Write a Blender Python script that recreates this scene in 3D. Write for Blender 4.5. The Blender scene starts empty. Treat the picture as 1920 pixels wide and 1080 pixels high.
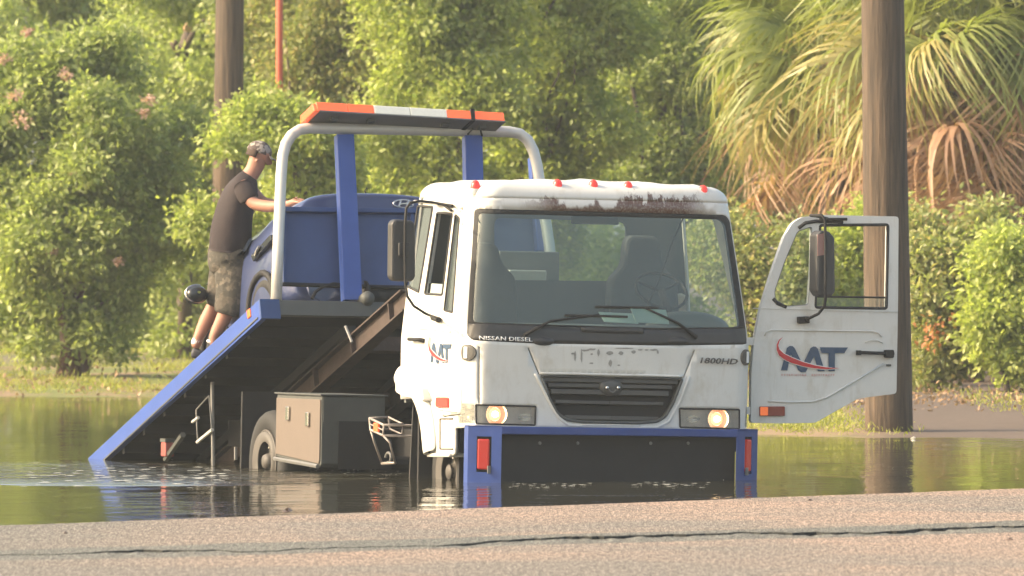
import bpy, math, random
import numpy as np
from mathutils import Matrix, Vector
from mathutils.geometry import delaunay_2d_cdt
R = math.radians
SC = bpy.context.scene
COL = SC.collection

# ------------------------------------------------------------------ camera
FPX = 19440.0                       # focal length in pixels of a 1920 wide frame
CAMH = 2.0                          # eye height above the flood water (z = 0)
PITCH = math.atan((540 - 419) / FPX)
cam_d = bpy.data.cameras.new('camera')
cam_d.sensor_width = 36.0
cam_d.lens = 36.0 * FPX / 1920.0
cam_d.clip_start = 1.0
cam_d.clip_end = 3000.0
cam = bpy.data.objects.new('camera', cam_d)
COL.objects.link(cam)
cam.location = (0, 0, CAMH)
cam.rotation_euler = (math.pi / 2 - PITCH, 0, 0)
cam_d.dof.use_dof = True
cam_d.dof.focus_distance = 81.0
cam_d.dof.aperture_fstop = 7.5
SC.camera = cam

# ------------------------------------------------------------------ sky, sun, exposure
SUN_EL = 31.0
SUN_AZ = -7.0                        # degrees that the sun stands behind the truck, from due left
world = bpy.data.worlds.new('World')
SC.world = world
world.use_nodes = True
wn = world.node_tree
for n in list(wn.nodes):
    wn.nodes.remove(n)
wo = wn.nodes.new('ShaderNodeOutputWorld')
wb = wn.nodes.new('ShaderNodeBackground')
ws = wn.nodes.new('ShaderNodeTexSky')
ws.sky_type = 'NISHITA'
ws.sun_disc = False
ws.sun_elevation = R(SUN_EL)
ws.air_density = 1.0
ws.dust_density = 5.0
ws.ozone_density = 0.8
sd = Vector((-math.cos(R(SUN_AZ)), math.sin(R(SUN_AZ)), 0))      # where the sun stands
ws.sun_rotation = math.atan2(sd.x, sd.y)
wb.inputs['Strength'].default_value = 0.15
wm = wn.nodes.new('ShaderNodeMixRGB'); wm.blend_type = 'MULTIPLY'; wm.inputs[0].default_value = 1.0
wm.inputs[2].default_value = (1.0, .93, .80, 1)        # hazy, warm morning sky
wn.links.new(ws.outputs[0], wm.inputs[1]); wn.links.new(wm.outputs[0], wb.inputs[0])
wn.links.new(wb.outputs[0], wo.inputs[0])
sl = bpy.data.lights.new('sun', 'SUN')
sl.energy = 2.0
sl.angle = R(0.6)
sl.color = (1.0, 0.82, 0.57)
sun = bpy.data.objects.new('sun', sl)
COL.objects.link(sun)
sun_dir = Vector((sd.x * math.cos(R(SUN_EL)), sd.y * math.cos(R(SUN_EL)), math.sin(R(SUN_EL))))
sun.rotation_euler = sun_dir.to_track_quat('Z', 'Y').to_euler()
SC.view_settings.view_transform = 'Standard'
SC.view_settings.look = 'None'
SC.view_settings.gamma = 1.0
SC.view_settings.use_curve_mapping = False
SC.view_settings.exposure = 1.58
SC.cycles.max_bounces = 8
SC.cycles.transparent_max_bounces = 12
SC.cycles.use_denoising = True
SC.cycles.sample_clamp_indirect = 6.0

# ------------------------------------------------------------------ measuring helpers
_f = Vector((0, math.cos(PITCH), -math.sin(PITCH)))
_u = Vector((0, math.sin(PITCH), math.cos(PITCH)))
_r = Vector((1, 0, 0))
EYE = Vector((0, 0, CAMH))
def ray(px, py):
    return _f + _r * ((px - 960) / FPX) + _u * ((540 - py) / FPX)
def at(px, py, D):                   # the point at distance D that is seen at px, py
    d = ray(px, py)
    return EYE + d * (D / d.y)
def to_px(p):
    v = p - EYE
    k = v.dot(_f)
    return 960 + FPX * v.dot(_r) / k, 540 - FPX * v.dot(_u) / k
def on(M, px, py, axis, val):        # meets the plane local[axis] = val of frame M
    Mi = M.inverted()
    o = Mi @ EYE
    d = Mi.to_3x3() @ ray(px, py)
    return o + d * ((val - o[axis]) / d[axis])
def subdiv(poly, step, closed=True):
    out = []
    n = len(poly)
    for i in range(n if closed else n - 1):
        a, b = poly[i], poly[(i + 1) % n]
        k = max(1, int(math.hypot(b[0] - a[0], b[1] - a[1]) / step))
        for j in range(k):
            t = j / k
            out.append((a[0] + (b[0] - a[0]) * t, a[1] + (b[1] - a[1]) * t))
    if not closed:
        out.append(poly[-1])
    return out
def rounded(poly, rad, seg=4):
    out = []
    n = len(poly)
    for i in range(n):
        p0, p1, p2 = Vector(poly[i - 1]), Vector(poly[i]), Vector(poly[(i + 1) % n])
        r = rad[i] if isinstance(rad, (list, tuple)) else rad
        a = p0 - p1; b = p2 - p1
        r = min(r, a.length * .45, b.length * .45)
        if r <= 0:
            out.append(tuple(p1)); continue
        A = p1 + a.normalized() * r; B = p1 + b.normalized() * r
        for j in range(seg + 1):
            t = j / seg
            q = A * (1 - t) ** 2 + p1 * 2 * t * (1 - t) + B * t * t
            out.append((q.x, q.y))
    return out
def inside(p, poly):
    x, y = p
    c = False
    j = len(poly) - 1
    for i in range(len(poly)):
        xi, yi = poly[i]; xj, yj = poly[j]
        if (yi > y) != (yj > y) and x < (xj - xi) * (y - yi) / (yj - yi) + xi:
            c = not c
        j = i
    return c
def area(poly):
    return sum(poly[i - 1][0] * poly[i][1] - poly[i][0] * poly[i - 1][1] for i in range(len(poly))) / 2
def offset(poly, d):                 # grows a polygon outward by d
    s = 1 if area(poly) > 0 else -1
    out = []
    n = len(poly)
    for i in range(n):
        a, b, c = Vector(poly[i - 1]), Vector(poly[i]), Vector(poly[(i + 1) % n])
        e1 = (b - a); e2 = (c - b)
        if e1.length < 1e-7 or e2.length < 1e-7:
            out.append(tuple(b)); continue
        n1 = Vector((e1.y, -e1.x)).normalized() * s; n2 = Vector((e2.y, -e2.x)).normalized() * s
        m = n1 + n2
        if m.length < .3: m = n1
        m.normalize()
        out.append(tuple(b + m * (d / max(.5, m.dot(n1)))))
    return out

# ------------------------------------------------------------------ mesh helpers
class Geo:
    def __init__(s):
        s.v = []; s.f = []
    def add(s, vs, fs):
        k = len(s.v)
        s.v += [tuple(p) for p in vs]
        s.f += [tuple(i + k for i in f) for f in fs]
        return s
    def box(s, x0, x1, y0, y1, z0, z1, M=None):
        vs = [Vector((x, y, z)) for x in (x0, x1) for y in (y0, y1) for z in (z0, z1)]
        if M: vs = [M @ p for p in vs]
        return s.add(vs, [(0, 1, 3, 2), (4, 6, 7, 5), (0, 4, 5, 1), (2, 3, 7, 6), (0, 2, 6, 4), (1, 5, 7, 3)])
    def hexa(s, a, b):               # two facing quads
        return s.add(list(a) + list(b), [(3, 2, 1, 0), (4, 5, 6, 7), (0, 1, 5, 4), (1, 2, 6, 5), (2, 3, 7, 6), (3, 0, 4, 7)])
    def prism(s, poly, d):           # 3-D outline pushed by vector d
        n = len(poly); d = Vector(d)
        vs = [Vector(p) for p in poly] + [Vector(p) + d for p in poly]
        return s.add(vs, [tuple(range(n))[::-1], tuple(range(n, 2 * n))] + [(i, (i + 1) % n, n + (i + 1) % n, n + i) for i in range(n)])
    def tube(s, pts, r, n=8, caps=True):
        pts = [Vector(p) for p in pts]
        rs = r if isinstance(r, (list, tuple)) else [r] * len(pts)
        up = None; base = len(s.v)
        for i, p in enumerate(pts):
            t = (pts[min(i + 1, len(pts) - 1)] - pts[max(i - 1, 0)]).normalized()
            if up is None:
                up = t.orthogonal().normalized()
            up = (up - t * up.dot(t))
            up = up.normalized() if up.length > 1e-6 else t.orthogonal().normalized()
            sd_ = t.cross(up)
            for k in range(n):
                a = 2 * math.pi * k / n
                s.v.append(tuple(p + (up * math.cos(a) + sd_ * math.sin(a)) * rs[i]))
        for i in range(len(pts) - 1):
            for k in range(n):
                a = base + i * n + k; b = base + i * n + (k + 1) % n
                s.f.append((a, b, b + n, a + n))
        if caps:
            s.f.append(tuple(range(base, base + n))[::-1])
            e = base + (len(pts) - 1) * n
            s.f.append(tuple(range(e, e + n)))
        return s
    def lathe(s, prof, axis_o, axis_d, n=24):   # prof: (radius, along)
        o = Vector(axis_o); d = Vector(axis_d).normalized(); e = d.orthogonal().normalized(); g = d.cross(e)
        base = len(s.v)
        for r, a in prof:
            for k in range(n):
                t = 2 * math.pi * k / n
                s.v.append(tuple(o + d * a + (e * math.cos(t) + g * math.sin(t)) * r))
        for i in range(len(prof) - 1):
            for k in range(n):
                a = base + i * n + k; b = base + i * n + (k + 1) % n
                s.f.append((a, b, b + n, a + n))
        return s
    def grid(s, rows, close=False):
        base = len(s.v); w = len(rows[0])
        for r_ in rows: s.v += [tuple(p) for p in r_]
        for i in range(len(rows) - 1):
            for k in range(w if close else w - 1):
                a = base + i * w + k; b = base + i * w + (k + 1) % w
                s.f.append((a, b, b + w, a + w))
        return s
def mesh(name, g, smooth=False):
    m = bpy.data.meshes.new(name)
    m.from_pydata(g.v, [], g.f)
    if smooth:
        m.polygons.foreach_set('use_smooth', [True] * len(m.polygons))
    m.update()
    return m
def obj(name, g, mat, parent=None, M=None, smooth=False, bevel=0, label=None):
    m = g if isinstance(g, bpy.types.Mesh) else mesh(name, g, smooth)
    o = bpy.data.objects.new(name, m)
    COL.objects.link(o)
    if mat and not m.materials: m.materials.append(mat)
    if parent: o.parent = parent
    if M is not None: o.matrix_basis = M
    if bevel:
        b = o.modifiers.new('bevel', 'BEVEL'); b.width = bevel; b.segments = 2; b.limit_method = 'ANGLE'; b.angle_limit = R(40)
        b.harden_normals = False
    if label: o['label'] = label
    return o
def tag(o, label=None, cat=None, group=None, kind=None):
    if label: o['label'] = label
    if cat: o['category'] = cat
    if group: o['group'] = group
    if kind: o['kind'] = kind
    return o
def empty(name, M=None):
    o = bpy.data.objects.new(name, None)
    o.empty_display_size = .2
    COL.objects.link(o)
    if M is not None: o.matrix_world = M
    return o

# ------------------------------------------------------------------ materials
class N:
    def __init__(s, name):
        s.m = bpy.data.materials.new(name); s.m.use_nodes = True
        s.t = s.m.node_tree; s.b = s.t.nodes['Principled BSDF']; s.o = s.t.nodes['Material Output']
    def n(s, kind, **kw):
        x = s.t.nodes.new('ShaderNode' + kind)
        for k, v in kw.items():
            if hasattr(x, k): setattr(x, k, v)
            else: x.inputs[k.replace('_', ' ')].default_value = v
        return x
    def l(s, a, b): s.t.links.new(a, b)
    def coord(s, which='Object', scale=(1, 1, 1)):
        c = s.n('TexCoord'); mp = s.n('Mapping'); mp.inputs['Scale'].default_value = scale
        s.l(c.outputs[which], mp.inputs['Vector']); return mp.outputs[0]
    def noise(s, scale, detail=4, rough=.5, vec=None):
        x = s.n('TexNoise'); x.inputs['Scale'].default_value = scale; x.inputs['Detail'].default_value = detail
        x.inputs['Roughness'].default_value = rough
        s.l(vec if vec is not None else s.coord(), x.inputs['Vector']); return x.outputs['Fac']
    def ramp(s, fac, stops, interp='LINEAR'):
        x = s.n('ValToRGB'); x.color_ramp.interpolation = interp
        e = x.color_ramp.elements
        while len(e) < len(stops): e.new(0.5)
        for i, (p, c) in enumerate(stops):
            e[i].position = p; e[i].color = (c if len(c) == 4 else (*c, 1)) if not isinstance(c, (int, float)) else (c, c, c, 1)
        s.l(fac, x.inputs[0]); return x.outputs[0]
    def mix(s, fac, a, b, blend='MIX'):
        x = s.n('MixRGB'); x.blend_type = blend
        for k, q in ((0, fac), (1, a), (2, b)):
            if isinstance(q, (int, float)): x.inputs[k].default_value = q if k == 0 else (q, q, q, 1)
            elif isinstance(q, tuple): x.inputs[k].default_value = (*q, 1) if len(q) == 3 else q
            else: s.l(q, x.inputs[k])
        return x.outputs[0]
    def math(s, op, a, b=0.0):
        x = s.n('Math'); x.operation = op
        for k, q in ((0, a), (1, b)):
            if isinstance(q, (int, float)): x.inputs[k].default_value = q
            else: s.l(q, x.inputs[k])
        return x.outputs[0]
    def bump(s, h, strength=.3, dist=.01):
        x = s.n('Bump'); x.inputs['Strength'].default_value = strength; x.inputs['Distance'].default_value = dist
        s.l(h, x.inputs['Height']); s.l(x.outputs[0], s.b.inputs['Normal']); return x
def pmat(name, col, rough=.5, metal=0, var=.12, vscale=4, bump=0, bscale=60, coat=0, spec=None):
    s = N(name)
    f = s.noise(vscale, 6, .6)
    c = s.mix(f, tuple(x * (1 - var) for x in col), tuple(min(1, x * (1 + var)) for x in col))
    s.l(c, s.b.inputs['Base Color'])
    s.b.inputs['Roughness'].default_value = rough
    s.b.inputs['Metallic'].default_value = metal
    if coat: s.b.inputs['Coat Weight'].default_value = coat
    if spec is not None: s.b.inputs['Specular IOR Level'].default_value = spec
    if bump: s.bump(s.noise(bscale, 5, .6), bump, .01)
    return s.m
def emit(name, col, strength, base=None):
    s = N(name)
    s.b.inputs['Base Color'].default_value = (*(base or col), 1)
    s.b.inputs['Emission Color'].default_value = (*col, 1)
    s.b.inputs['Emission Strength'].default_value = strength
    s.b.inputs['Roughness'].default_value = .25
    return s.m
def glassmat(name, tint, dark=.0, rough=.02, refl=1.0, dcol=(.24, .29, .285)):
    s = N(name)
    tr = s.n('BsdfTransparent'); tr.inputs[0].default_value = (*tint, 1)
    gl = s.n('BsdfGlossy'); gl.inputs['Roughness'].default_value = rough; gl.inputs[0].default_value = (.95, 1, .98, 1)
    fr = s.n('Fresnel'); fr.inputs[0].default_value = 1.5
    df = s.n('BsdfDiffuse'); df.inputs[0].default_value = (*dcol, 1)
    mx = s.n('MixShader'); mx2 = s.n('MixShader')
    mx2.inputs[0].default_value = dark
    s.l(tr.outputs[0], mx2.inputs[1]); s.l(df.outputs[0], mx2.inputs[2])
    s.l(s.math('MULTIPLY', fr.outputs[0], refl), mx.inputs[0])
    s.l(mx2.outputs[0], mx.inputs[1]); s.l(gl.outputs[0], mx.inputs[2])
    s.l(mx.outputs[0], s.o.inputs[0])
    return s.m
def white_paint(name, rust=False):
    s = N(name)
    co = s.coord('Object')
    f1 = s.noise(2.2, 6, .65, co)
    c = s.mix(f1, (.58, .57, .53), (.71, .705, .665))
    low = s.noise(1.0, 5, .7, s.coord('Object', (5, 5, 3)))
    c = s.mix(s.ramp(low, [(.52, 0.0), (.70, .45)]), c, (.42, .37, .28))
    # fine vertical dirt runs and grime blotches that belong to the paint
    st = s.noise(1.0, 5, .7, s.coord('Object', (26, 26, 2.2)))
    st = s.ramp(st, [(.56, 0.0), (.74, 1.0)])
    c = s.mix(s.math('MULTIPLY', st, .35), c, (.46, .42, .34))
    if rust:
        g = s.n('NewGeometry'); tc = s.n('TexCoord'); sep = s.n('SeparateXYZ'); s.l(tc.outputs['Object'], sep.inputs[0])
        # band above the windscreen, ragged upper edge, stronger in the middle
        edge = s.noise(1.0, 6, .8, s.coord('Object', (16, 6, 7)))
        big = s.noise(1.0, 3, .6, s.coord('Object', (3.1, 1, 1)))
        zz = s.math('SUBTRACT', sep.outputs[2], RUST_Z0)
        hgt = s.math('MULTIPLY', s.math('ADD', edge, -.25), .42)
        hgt = s.math('MULTIPLY', hgt, s.ramp(big, [(.40, .1), (.52, 1.0)]))
        m = s.ramp(s.math('ADD', s.math('MULTIPLY', s.math('SUBTRACT', hgt, zz), 40.0), .5), [(0, 0.0), (1, 1.0)])
        front = s.ramp(sep.outputs[1], [(.60, 1.0), (.66, 0.0)])
        xm = s.ramp(s.math('MULTIPLY', s.math('ABSOLUTE', s.math('SUBTRACT', sep.outputs[0], .08)), 1.0), [(.55, 1.0), (.85, 0.0)])
        m = s.math('MULTIPLY', s.math('MULTIPLY', m, front), xm)
        m = s.math('MULTIPLY', m, s.ramp(s.math('ADD', zz, .5), [(.44, 0.0), (.45, 1.0)]))
        spk = s.ramp(s.noise(60, 4, .7, co), [(.35, .7), (.55, 1.0)])
        m = s.math('MULTIPLY', m, spk)
        c = s.mix(m, c, s.mix(s.noise(30, 3, .6, co), (.055, .025, .018), (.17, .09, .06)))
    s.l(c, s.b.inputs['Base Color'])
    s.b.inputs['Roughness'].default_value = .38
    s.b.inputs['Coat Weight'].default_value = .25
    s.b.inputs['Coat Roughness'].default_value = .2
    s.bump(s.noise(3.5, 3, .5, co), .12, .01)
    return s.m
RUST_Z0 = 2.485

# ------------------------------------------------------------------ frames of the truck
PSI = 21.5
DEPTH = .38                          # flood depth at the truck
T = Matrix.Translation((.831, 80.3, -DEPTH)) @ Matrix.Rotation(R(PSI), 4, 'Z') @ Matrix.Rotation(R(1.15), 4, 'Y')
def F(px, py, y): return on(T, px, py, 1, y)
def S(px, py, x): return on(T, px, py, 0, x)
# bed frame: origin at front end, y down the tilted deck
p1 = S(485, 562, -1.25); p2 = S(155, 868, -1.25)
TILT = math.atan2(p1.z - p2.z, p2.y - p1.y)
BR = Matrix.Translation((0, p1.y, p1.z)) @ Matrix.Rotation(-TILT, 4, 'X')
BM = T @ BR
def FB(px, py, y): return on(BM, px, py, 1, y)
def SB(px, py, x): return on(BM, px, py, 0, x)
print('BED', p1, p2, math.degrees(TILT))

# cab skin: u runs round the outside (0 = centre of the front), z is height
CW, CR, CL, CZ = 1.185, .17, 1.66, 1.45
CA = CW - CR
CU = CA + CR * math.pi / 2 + (CL - CR)
ZT = 2.56
def cab(u, z, push=0.0):
    a = abs(u)
    if a < CA: x, y, nx, ny = a, 0.0, 0, -1
    elif a < CA + CR * math.pi / 2:
        t = (a - CA) / CR
        x, y, nx, ny = CA + CR * math.sin(t), CR * (1 - math.cos(t)), math.sin(t), -math.cos(t)
    else: x, y, nx, ny = CW, CR + a - CA - CR * math.pi / 2, 1, 0
    x += nx * push; y += ny * push
    y += .05 * min(1, (x / CA)) ** 2
    h = (z - CZ) / (2.5 - CZ)
    hp = max(0, h)
    wgt = max(0, 1 - y / CL)
    y += (.13 + .17 * hp) * wgt
    x *= 1 - .105 * hp ** 1.1
    if h < 0: x *= 1 - .012 * h * h
    return Vector((math.copysign(x, u), y, z))
def uz(px, py, push=0.0):            # inverse of cab() for a pixel of the photograph
    if px > 900: g = F(px, py, .25); u, z = g.x, g.z
    else:
        g = S(px, py, -1.1); u, z = -(CA + CR * math.pi / 2 + g.y - .25), g.z
        if u > -CA: g = F(px, py, .2); u, z = g.x, g.z
    for it in range(40):
        q = to_px(T @ cab(u, z, push)); e = 1e-3
        du = to_px(T @ cab(u + e, z, push)); dz = to_px(T @ cab(u, z + e, push))
        a, b = (du[0] - q[0]) / e, (dz[0] - q[0]) / e
        c, d = (du[1] - q[1]) / e, (dz[1] - q[1]) / e
        D = a * d - b * c
        if abs(D) < 1e-6: break
        rx, ry = px - q[0], py - q[1]
        su = (d * rx - b * ry) / D; sz = (-c * rx + a * ry) / D
        k = min(1, .3 / max(abs(su), abs(sz), 1e-9))
        u += su * k; z += sz * k
        if abs(su) + abs(sz) < 1e-5: break
    return (u, z)
def cpoly(poly, rad=0, step=12, closed=True, umax=9.0):
    if rad: poly = rounded(poly, rad)
    out = []
    for p in subdiv(poly, step, closed):
        u, z = uz(*p)
        if u > umax or (umax < 9 and abs(to_px(T @ cab(u, z))[0] - p[0]) > 1.5 and p[0] > 1300): u = umax
        out.append((u, z))
    return out
def mir(poly): return [(-u, z) for u, z in poly][::-1]

# ================================================================== MATERIAL SET
M = {}
M['white'] = white_paint('white_paint')
M['roofwhite'] = white_paint('rusting_white_paint', True)
M['blue'] = pmat('blue_paint', (.032, .075, .29), .45, 0, .22, 5, .05, 40)
M['bluedark'] = pmat('navy_paint', (.028, .060, .175), .5, 0, .25, 3, .05, 40)
M['bumperblue'] = pmat('bumper_blue_paint', (.026, .058, .23), .45, 0, .35, 6, .1, 30)
M['black'] = pmat('black_steel', (.010, .010, .011), .75, 0, .3, 8, .1, 50)
M['rubber'] = pmat('rubber', (.024, .024, .024), .8, 0, .2, 10, .15, 120)
M['plastic'] = pmat('dark_plastic', (.035, .035, .036), .5, 0, .15, 12, .05, 200)
M['grey'] = pmat('grey_steel', (.16, .16, .155), .5, .2, .2, 8)
M['greydark'] = pmat('grey_green_steel', (.075, .08, .075), .6, .1, .25, 6)
M['chrome'] = pmat('bright_metal', (.62, .62, .60), .25, 1, .1, 10)
M['dullmetal'] = pmat('dull_worn_tube', (.26, .23, .21), .5, .3, .3, 20)
M['silver'] = pmat('silver_tube', (.56, .55, .51), .4, .15, .12, 6)
M['rust'] = pmat('rusty_beam', (.050, .035, .030), .85, 0, .5, 14, .3, 60)
M['toolbox'] = pmat('galvanised_sheet', (.13, .105, .088), .7, .1, .14, 3, .05, 20)
M['interior'] = pmat('grey_trim', (.11, .12, .12), .8, 0, .1, 6)
M['seat'] = pmat('seat_fabric', (.075, .08, .082), .9, 0, .15, 20, .1, 200)
M['dash'] = pmat('dashboard', (.15, .17, .165), .7, 0, .1, 6)
M['paper'] = pmat('paper', (.62, .80, .72), .8, 0, .04, 6)
M['glass'] = glassmat('windscreen_glass', (.70, .82, .79), .22)  # grey-green diffuse veil imitates sky and haze reflected in the glass
M['sideglass'] = glassmat('side_glass', (.62, .66, .66), .22, .03)
M['clear'] = glassmat('clear_glass', (.85, .92, .89), .08)
M['red'] = emit('red_lens', (.9, .05, .03), .12, (.75, .05, .04))
M['oldred'] = pmat('faded_red_lens', (.28, .07, .06), .5)
M['redtail'] = emit('red_tail_lens', (1, .06, .03), .05, (.26, .018, .015))
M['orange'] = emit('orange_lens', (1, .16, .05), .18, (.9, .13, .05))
M['amberred'] = pmat('side_marker_red', (.22, .03, .02), .3)
M['amber'] = emit('side_marker_amber', (1, .2, .04), .12, (.85, .16, .04))
M['whitelens'] = pmat('clear_beacon_lens', (.74, .74, .66), .3, 0, .08, 30)
M['lens'] = glassmat('lamp_lens', (.93, .93, .9), .30, .05, 1.0, (.62, .62, .56))  # pale diffuse share imitates the sky reflected in the lens
M['lamphouse'] = pmat('lamp_housing', (.42, .42, .40), .35, .3, .25, 25)
M['reflector'] = pmat('lamp_reflector', (.7, .7, .66), .18, 1, .1, 30)
M['logoblue'] = pmat('decal_blue', (.035, .07, .13), .45, 0, .1, 6)
M['logored'] = pmat('decal_red', (.50, .025, .03), .45, 0, .1, 6)
M['logopink'] = pmat('faded_red_decal', (.58, .38, .35), .5, 0, .06, 6)
M['decalwhite'] = pmat('decal_white', (.82, .82, .80), .45, 0, .03, 6)
M['ghost'] = pmat('glue_residue', (.30, .29, .265), .7, 0, .3, 40)
M['badge'] = pmat('badge_grey', (.075, .072, .065), .6)

# ================================================================== TOW TRUCK
truck = tag(empty('tow_truck', T), 'white cab-over tow truck with blue tilted flatbed standing in flood water, headlights on', 'tow truck')
def part(name, g, mat, parent=None, **k): return obj(name, g, mat, parent or truck, **k)
def bedpart(name, g, mat, **k): return obj(name, g, mat, truck, M=BR.copy(), **k)

# ---- regions of the cab skin, traced on the surface
W_out = cpoly([(889, 391), (1362, 403), (1372, 420), (1400, 612), (1401, 646), (1240, 648), (1000, 644), (886, 638), (875, 628), (876, 598)], 9, umax=1.185)
W_glass = cpoly([(897, 400), (1350, 411), (1360, 422), (1387, 613), (1240, 615), (886, 604)], 8, umax=1.135)
cowl = cpoly([(877, 606), (886, 607), (1240, 618), (1397, 616), (1400, 645), (1240, 647), (1000, 643), (887, 637), (876, 629)], 3, umax=1.175)
grille_o = cpoly([(1015, 704), (1279, 710), (1262, 755), (1247, 781), (1232, 790), (1195, 793), (1090, 791), (1062, 787), (1045, 775), (1030, 748)], 5)
lampL = cpoly([(892, 759), (1004, 762), (1003, 797), (893, 794)], 2)
lampR = cpoly([(1274, 766), (1386, 768), (1386, 804), (1275, 801)], 2)
cornL = cpoly([(856, 757), (889, 758), (890, 794), (860, 793)], 2)
cornR = [(-u, z) for u, z in cornL][::-1]
doorL = cpoly([(814, 384), (850, 388), (866, 402), (866, 500), (866, 700), (864, 776), (829, 780), (800, 735), (767, 722), (768, 690), (770, 640), (786, 553)], 4)
mainwL = cpoly([(820, 399), (849, 401), (830, 553), (797, 551)], 3)
ventL = cpoly([(854, 403), (862, 409), (849, 586), (833, 582)], 2)
quartL = cpoly([(784, 386), (812, 388), (786, 548), (762, 536)], 3)
stepL = cpoly([(826, 786), (853, 786), (853, 843), (826, 843)], 0)
slots = [cpoly(q) for q in ([(897, 650), (899.5, 650), (899.5, 757), (897, 757)], [(989, 652), (991.5, 652), (1012, 702), (1009.5, 702)],
                            [(1301, 657), (1303.5, 657), (1283, 708), (1280.5, 708)])]
uf = -CU
arch_px = [(846, 857), (808, 857), (804, 815), (800, 780), (790, 757), (776, 748), (745, 748)]
arch = [uz(*p) for p in arch_px]
uA, zA = arch[-1]
zfront = .785
left_dom = [(-CU, ZT), (-CU, zA)] + [(max(-CU, u), z) for u, z in arch[::-1][1:]] + [uz(853, 850), uz(853, 803), (-CA - .05, zfront)]
domain = left_dom + mir(left_dom)
domain_s = subdiv(domain, .06)

def cdt_regions(domain, polys, step=.055):
    """triangulates the skin with every outline as an edge and sorts the triangles by outline"""
    pts = []; edges = []
    def addpoly(poly):
        k = len(pts); n = len(poly)
        pts.extend(poly); edges.extend((k + i, k + (i + 1) % n) for i in range(n))
    addpoly(domain)
    for _, q in polys: addpoly(q)
    us = [p[0] for p in domain]; zs = [p[1] for p in domain]
    z = min(zs)
    while z < max(zs):
        u = min(us)
        while u < max(us):
            if inside((u, z), domain): pts.append((u + .003, z + .002))
            u += step
        z += step
    # fine columns on the rounded corners
    for sgn in (-1, 1):
        for j in range(9):
            u = sgn * (CA + CR * math.pi / 2 * j / 8)
            z = min(zs) + .02
            while z < max(zs):
                if inside((u, z), domain): pts.append((u, z))
                z += .03
    vo, eo, fo, *_ = delaunay_2d_cdt([Vector(p) for p in pts], edges, [], 0, 1e-5)
    out = {}
    for f in fo:
        c = ((vo[f[0]].x + vo[f[1]].x + vo[f[2]].x) / 3, (vo[f[0]].y + vo[f[1]].y + vo[f[2]].y) / 3)
        if not inside(c, domain): continue
        lab = 'body'
        for nme, q in polys:
            if inside(c, q): lab = nme
        out.setdefault(lab, []).append(f)
    return vo, out
doorR_open = mir(doorL)
polys = [('skip_gasket', W_out), ('windshield', W_glass), ('cowl_panel', cowl), ('skip', offset(grille_o, .004)), ('lamp_l', lampL), ('lamp_r', lampR),
         ('corner_l', cornL), ('corner_r', cornR), ('skipgap', offset(doorL, .010)), ('door', doorL), ('window_main', mainwL), ('vent', ventL),
         ('quarter', quartL), ('quarter_r', mir(quartL)), ('open', doorR_open), ('step', stepL)] + [('skipslot', s_) for s_ in slots]
polys = [p for p in polys if p[0] != 'step']
V2, REG = cdt_regions(domain_s, polys)
def skin(lab, push=0.0):
    g = Geo(); idx = {}
    for f in REG.get(lab, []):
        q = []
        for i in f:
            if i not in idx:
                idx[i] = len(g.v); g.v.append(tuple(cab(V2[i].x, V2[i].y, push)))
            q.append(idx[i])
        g.f.append(tuple(q))
    return g
def orient(o):                       # outward normals on the skin (away from the cab's middle)
    m = o.data
    c = Vector((0, .85, 1.6))
    flip = sum(1 if p.normal.dot(p.center - c) < 0 else -1 for p in m.polygons) > 0
    if flip: m.flip_normals()
    return o
def solid(o, t, off=-1):
    orient(o)
    s_ = o.modifiers.new('thickness', 'SOLIDIFY'); s_.thickness = t; s_.offset = off
    return o
# ---- roof above the skin, with ribs running back
def roofpt(u, t):                    # t 0..1 from the drip line up and inward
    a = t * math.pi / 2
    b = cab(u, ZT)
    k = min(1, (1 - math.cos(a)) * 1.0)
    cx, cy = 0.0, .92
    ins = .17 * k if t < 1 else .17
    d = Vector((b.x - cx, b.y - cy, 0)); L = d.length
    p = Vector((cx, cy, 0)) + d * ((L - ins) / L)
    p.z = ZT + .125 * math.sin(a)
    return p
g = Geo(); us = [-CU + 2 * CU * i / 150 for i in range(151)]
rows = [[roofpt(u, t) for u in us] for t in (0, .12, .25, .4, .55, .7, .85, 1.0)]
def ribbed(p, k):
    r_ = .5 + .5 * math.cos(p.x * 2 * math.pi / .40)
    return Vector((p.x, p.y, p.z + .022 * k * r_ ** .6 - .012 * (p.x / 1.1) ** 2))
c0 = Vector((0, .92, ZT + .15))
for k in (.97, .9, .7, .45, .2, .02):
    rows.append([ribbed(Vector((c0.x + (p.x - c0.x) * k, c0.y + (p.y - c0.y) * k, p.z * k + c0.z * (1 - k))), min(1, (1 - k) * 12) if p.y < 1.5 else .4) for p in rows[7]])
g.grid(rows)
body_g = skin('body')
cab_body = solid(part('cab_body', body_g, M['roofwhite'], smooth=True), .025)
roof = part('cab_roof', g, M['roofwhite'], smooth=True)
orient(roof)
solid(roof, .02)
solid(part('windshield_seal', skin('skip_gasket', -.004), M['rubber'], smooth=True), .02)
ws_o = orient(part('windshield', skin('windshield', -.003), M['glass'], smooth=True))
cowl_o = solid(part('cowl_panel', skin('cowl_panel', .001), M['plastic'], smooth=True), .02)
door_o = solid(part('door', skin('door', .002), M['white'], smooth=True, label='closed white passenger door with the same logo, seen edge-on'), .035)
orient(obj('window', skin('vent', -.012), M['sideglass'], door_o, smooth=True))
orient(obj('quarter_window', skin('quarter', -.008), M['sideglass'], truck, smooth=True))
orient(obj('quarter_window', skin('quarter_r', -.008), M['sideglass'], truck, smooth=True))
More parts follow.
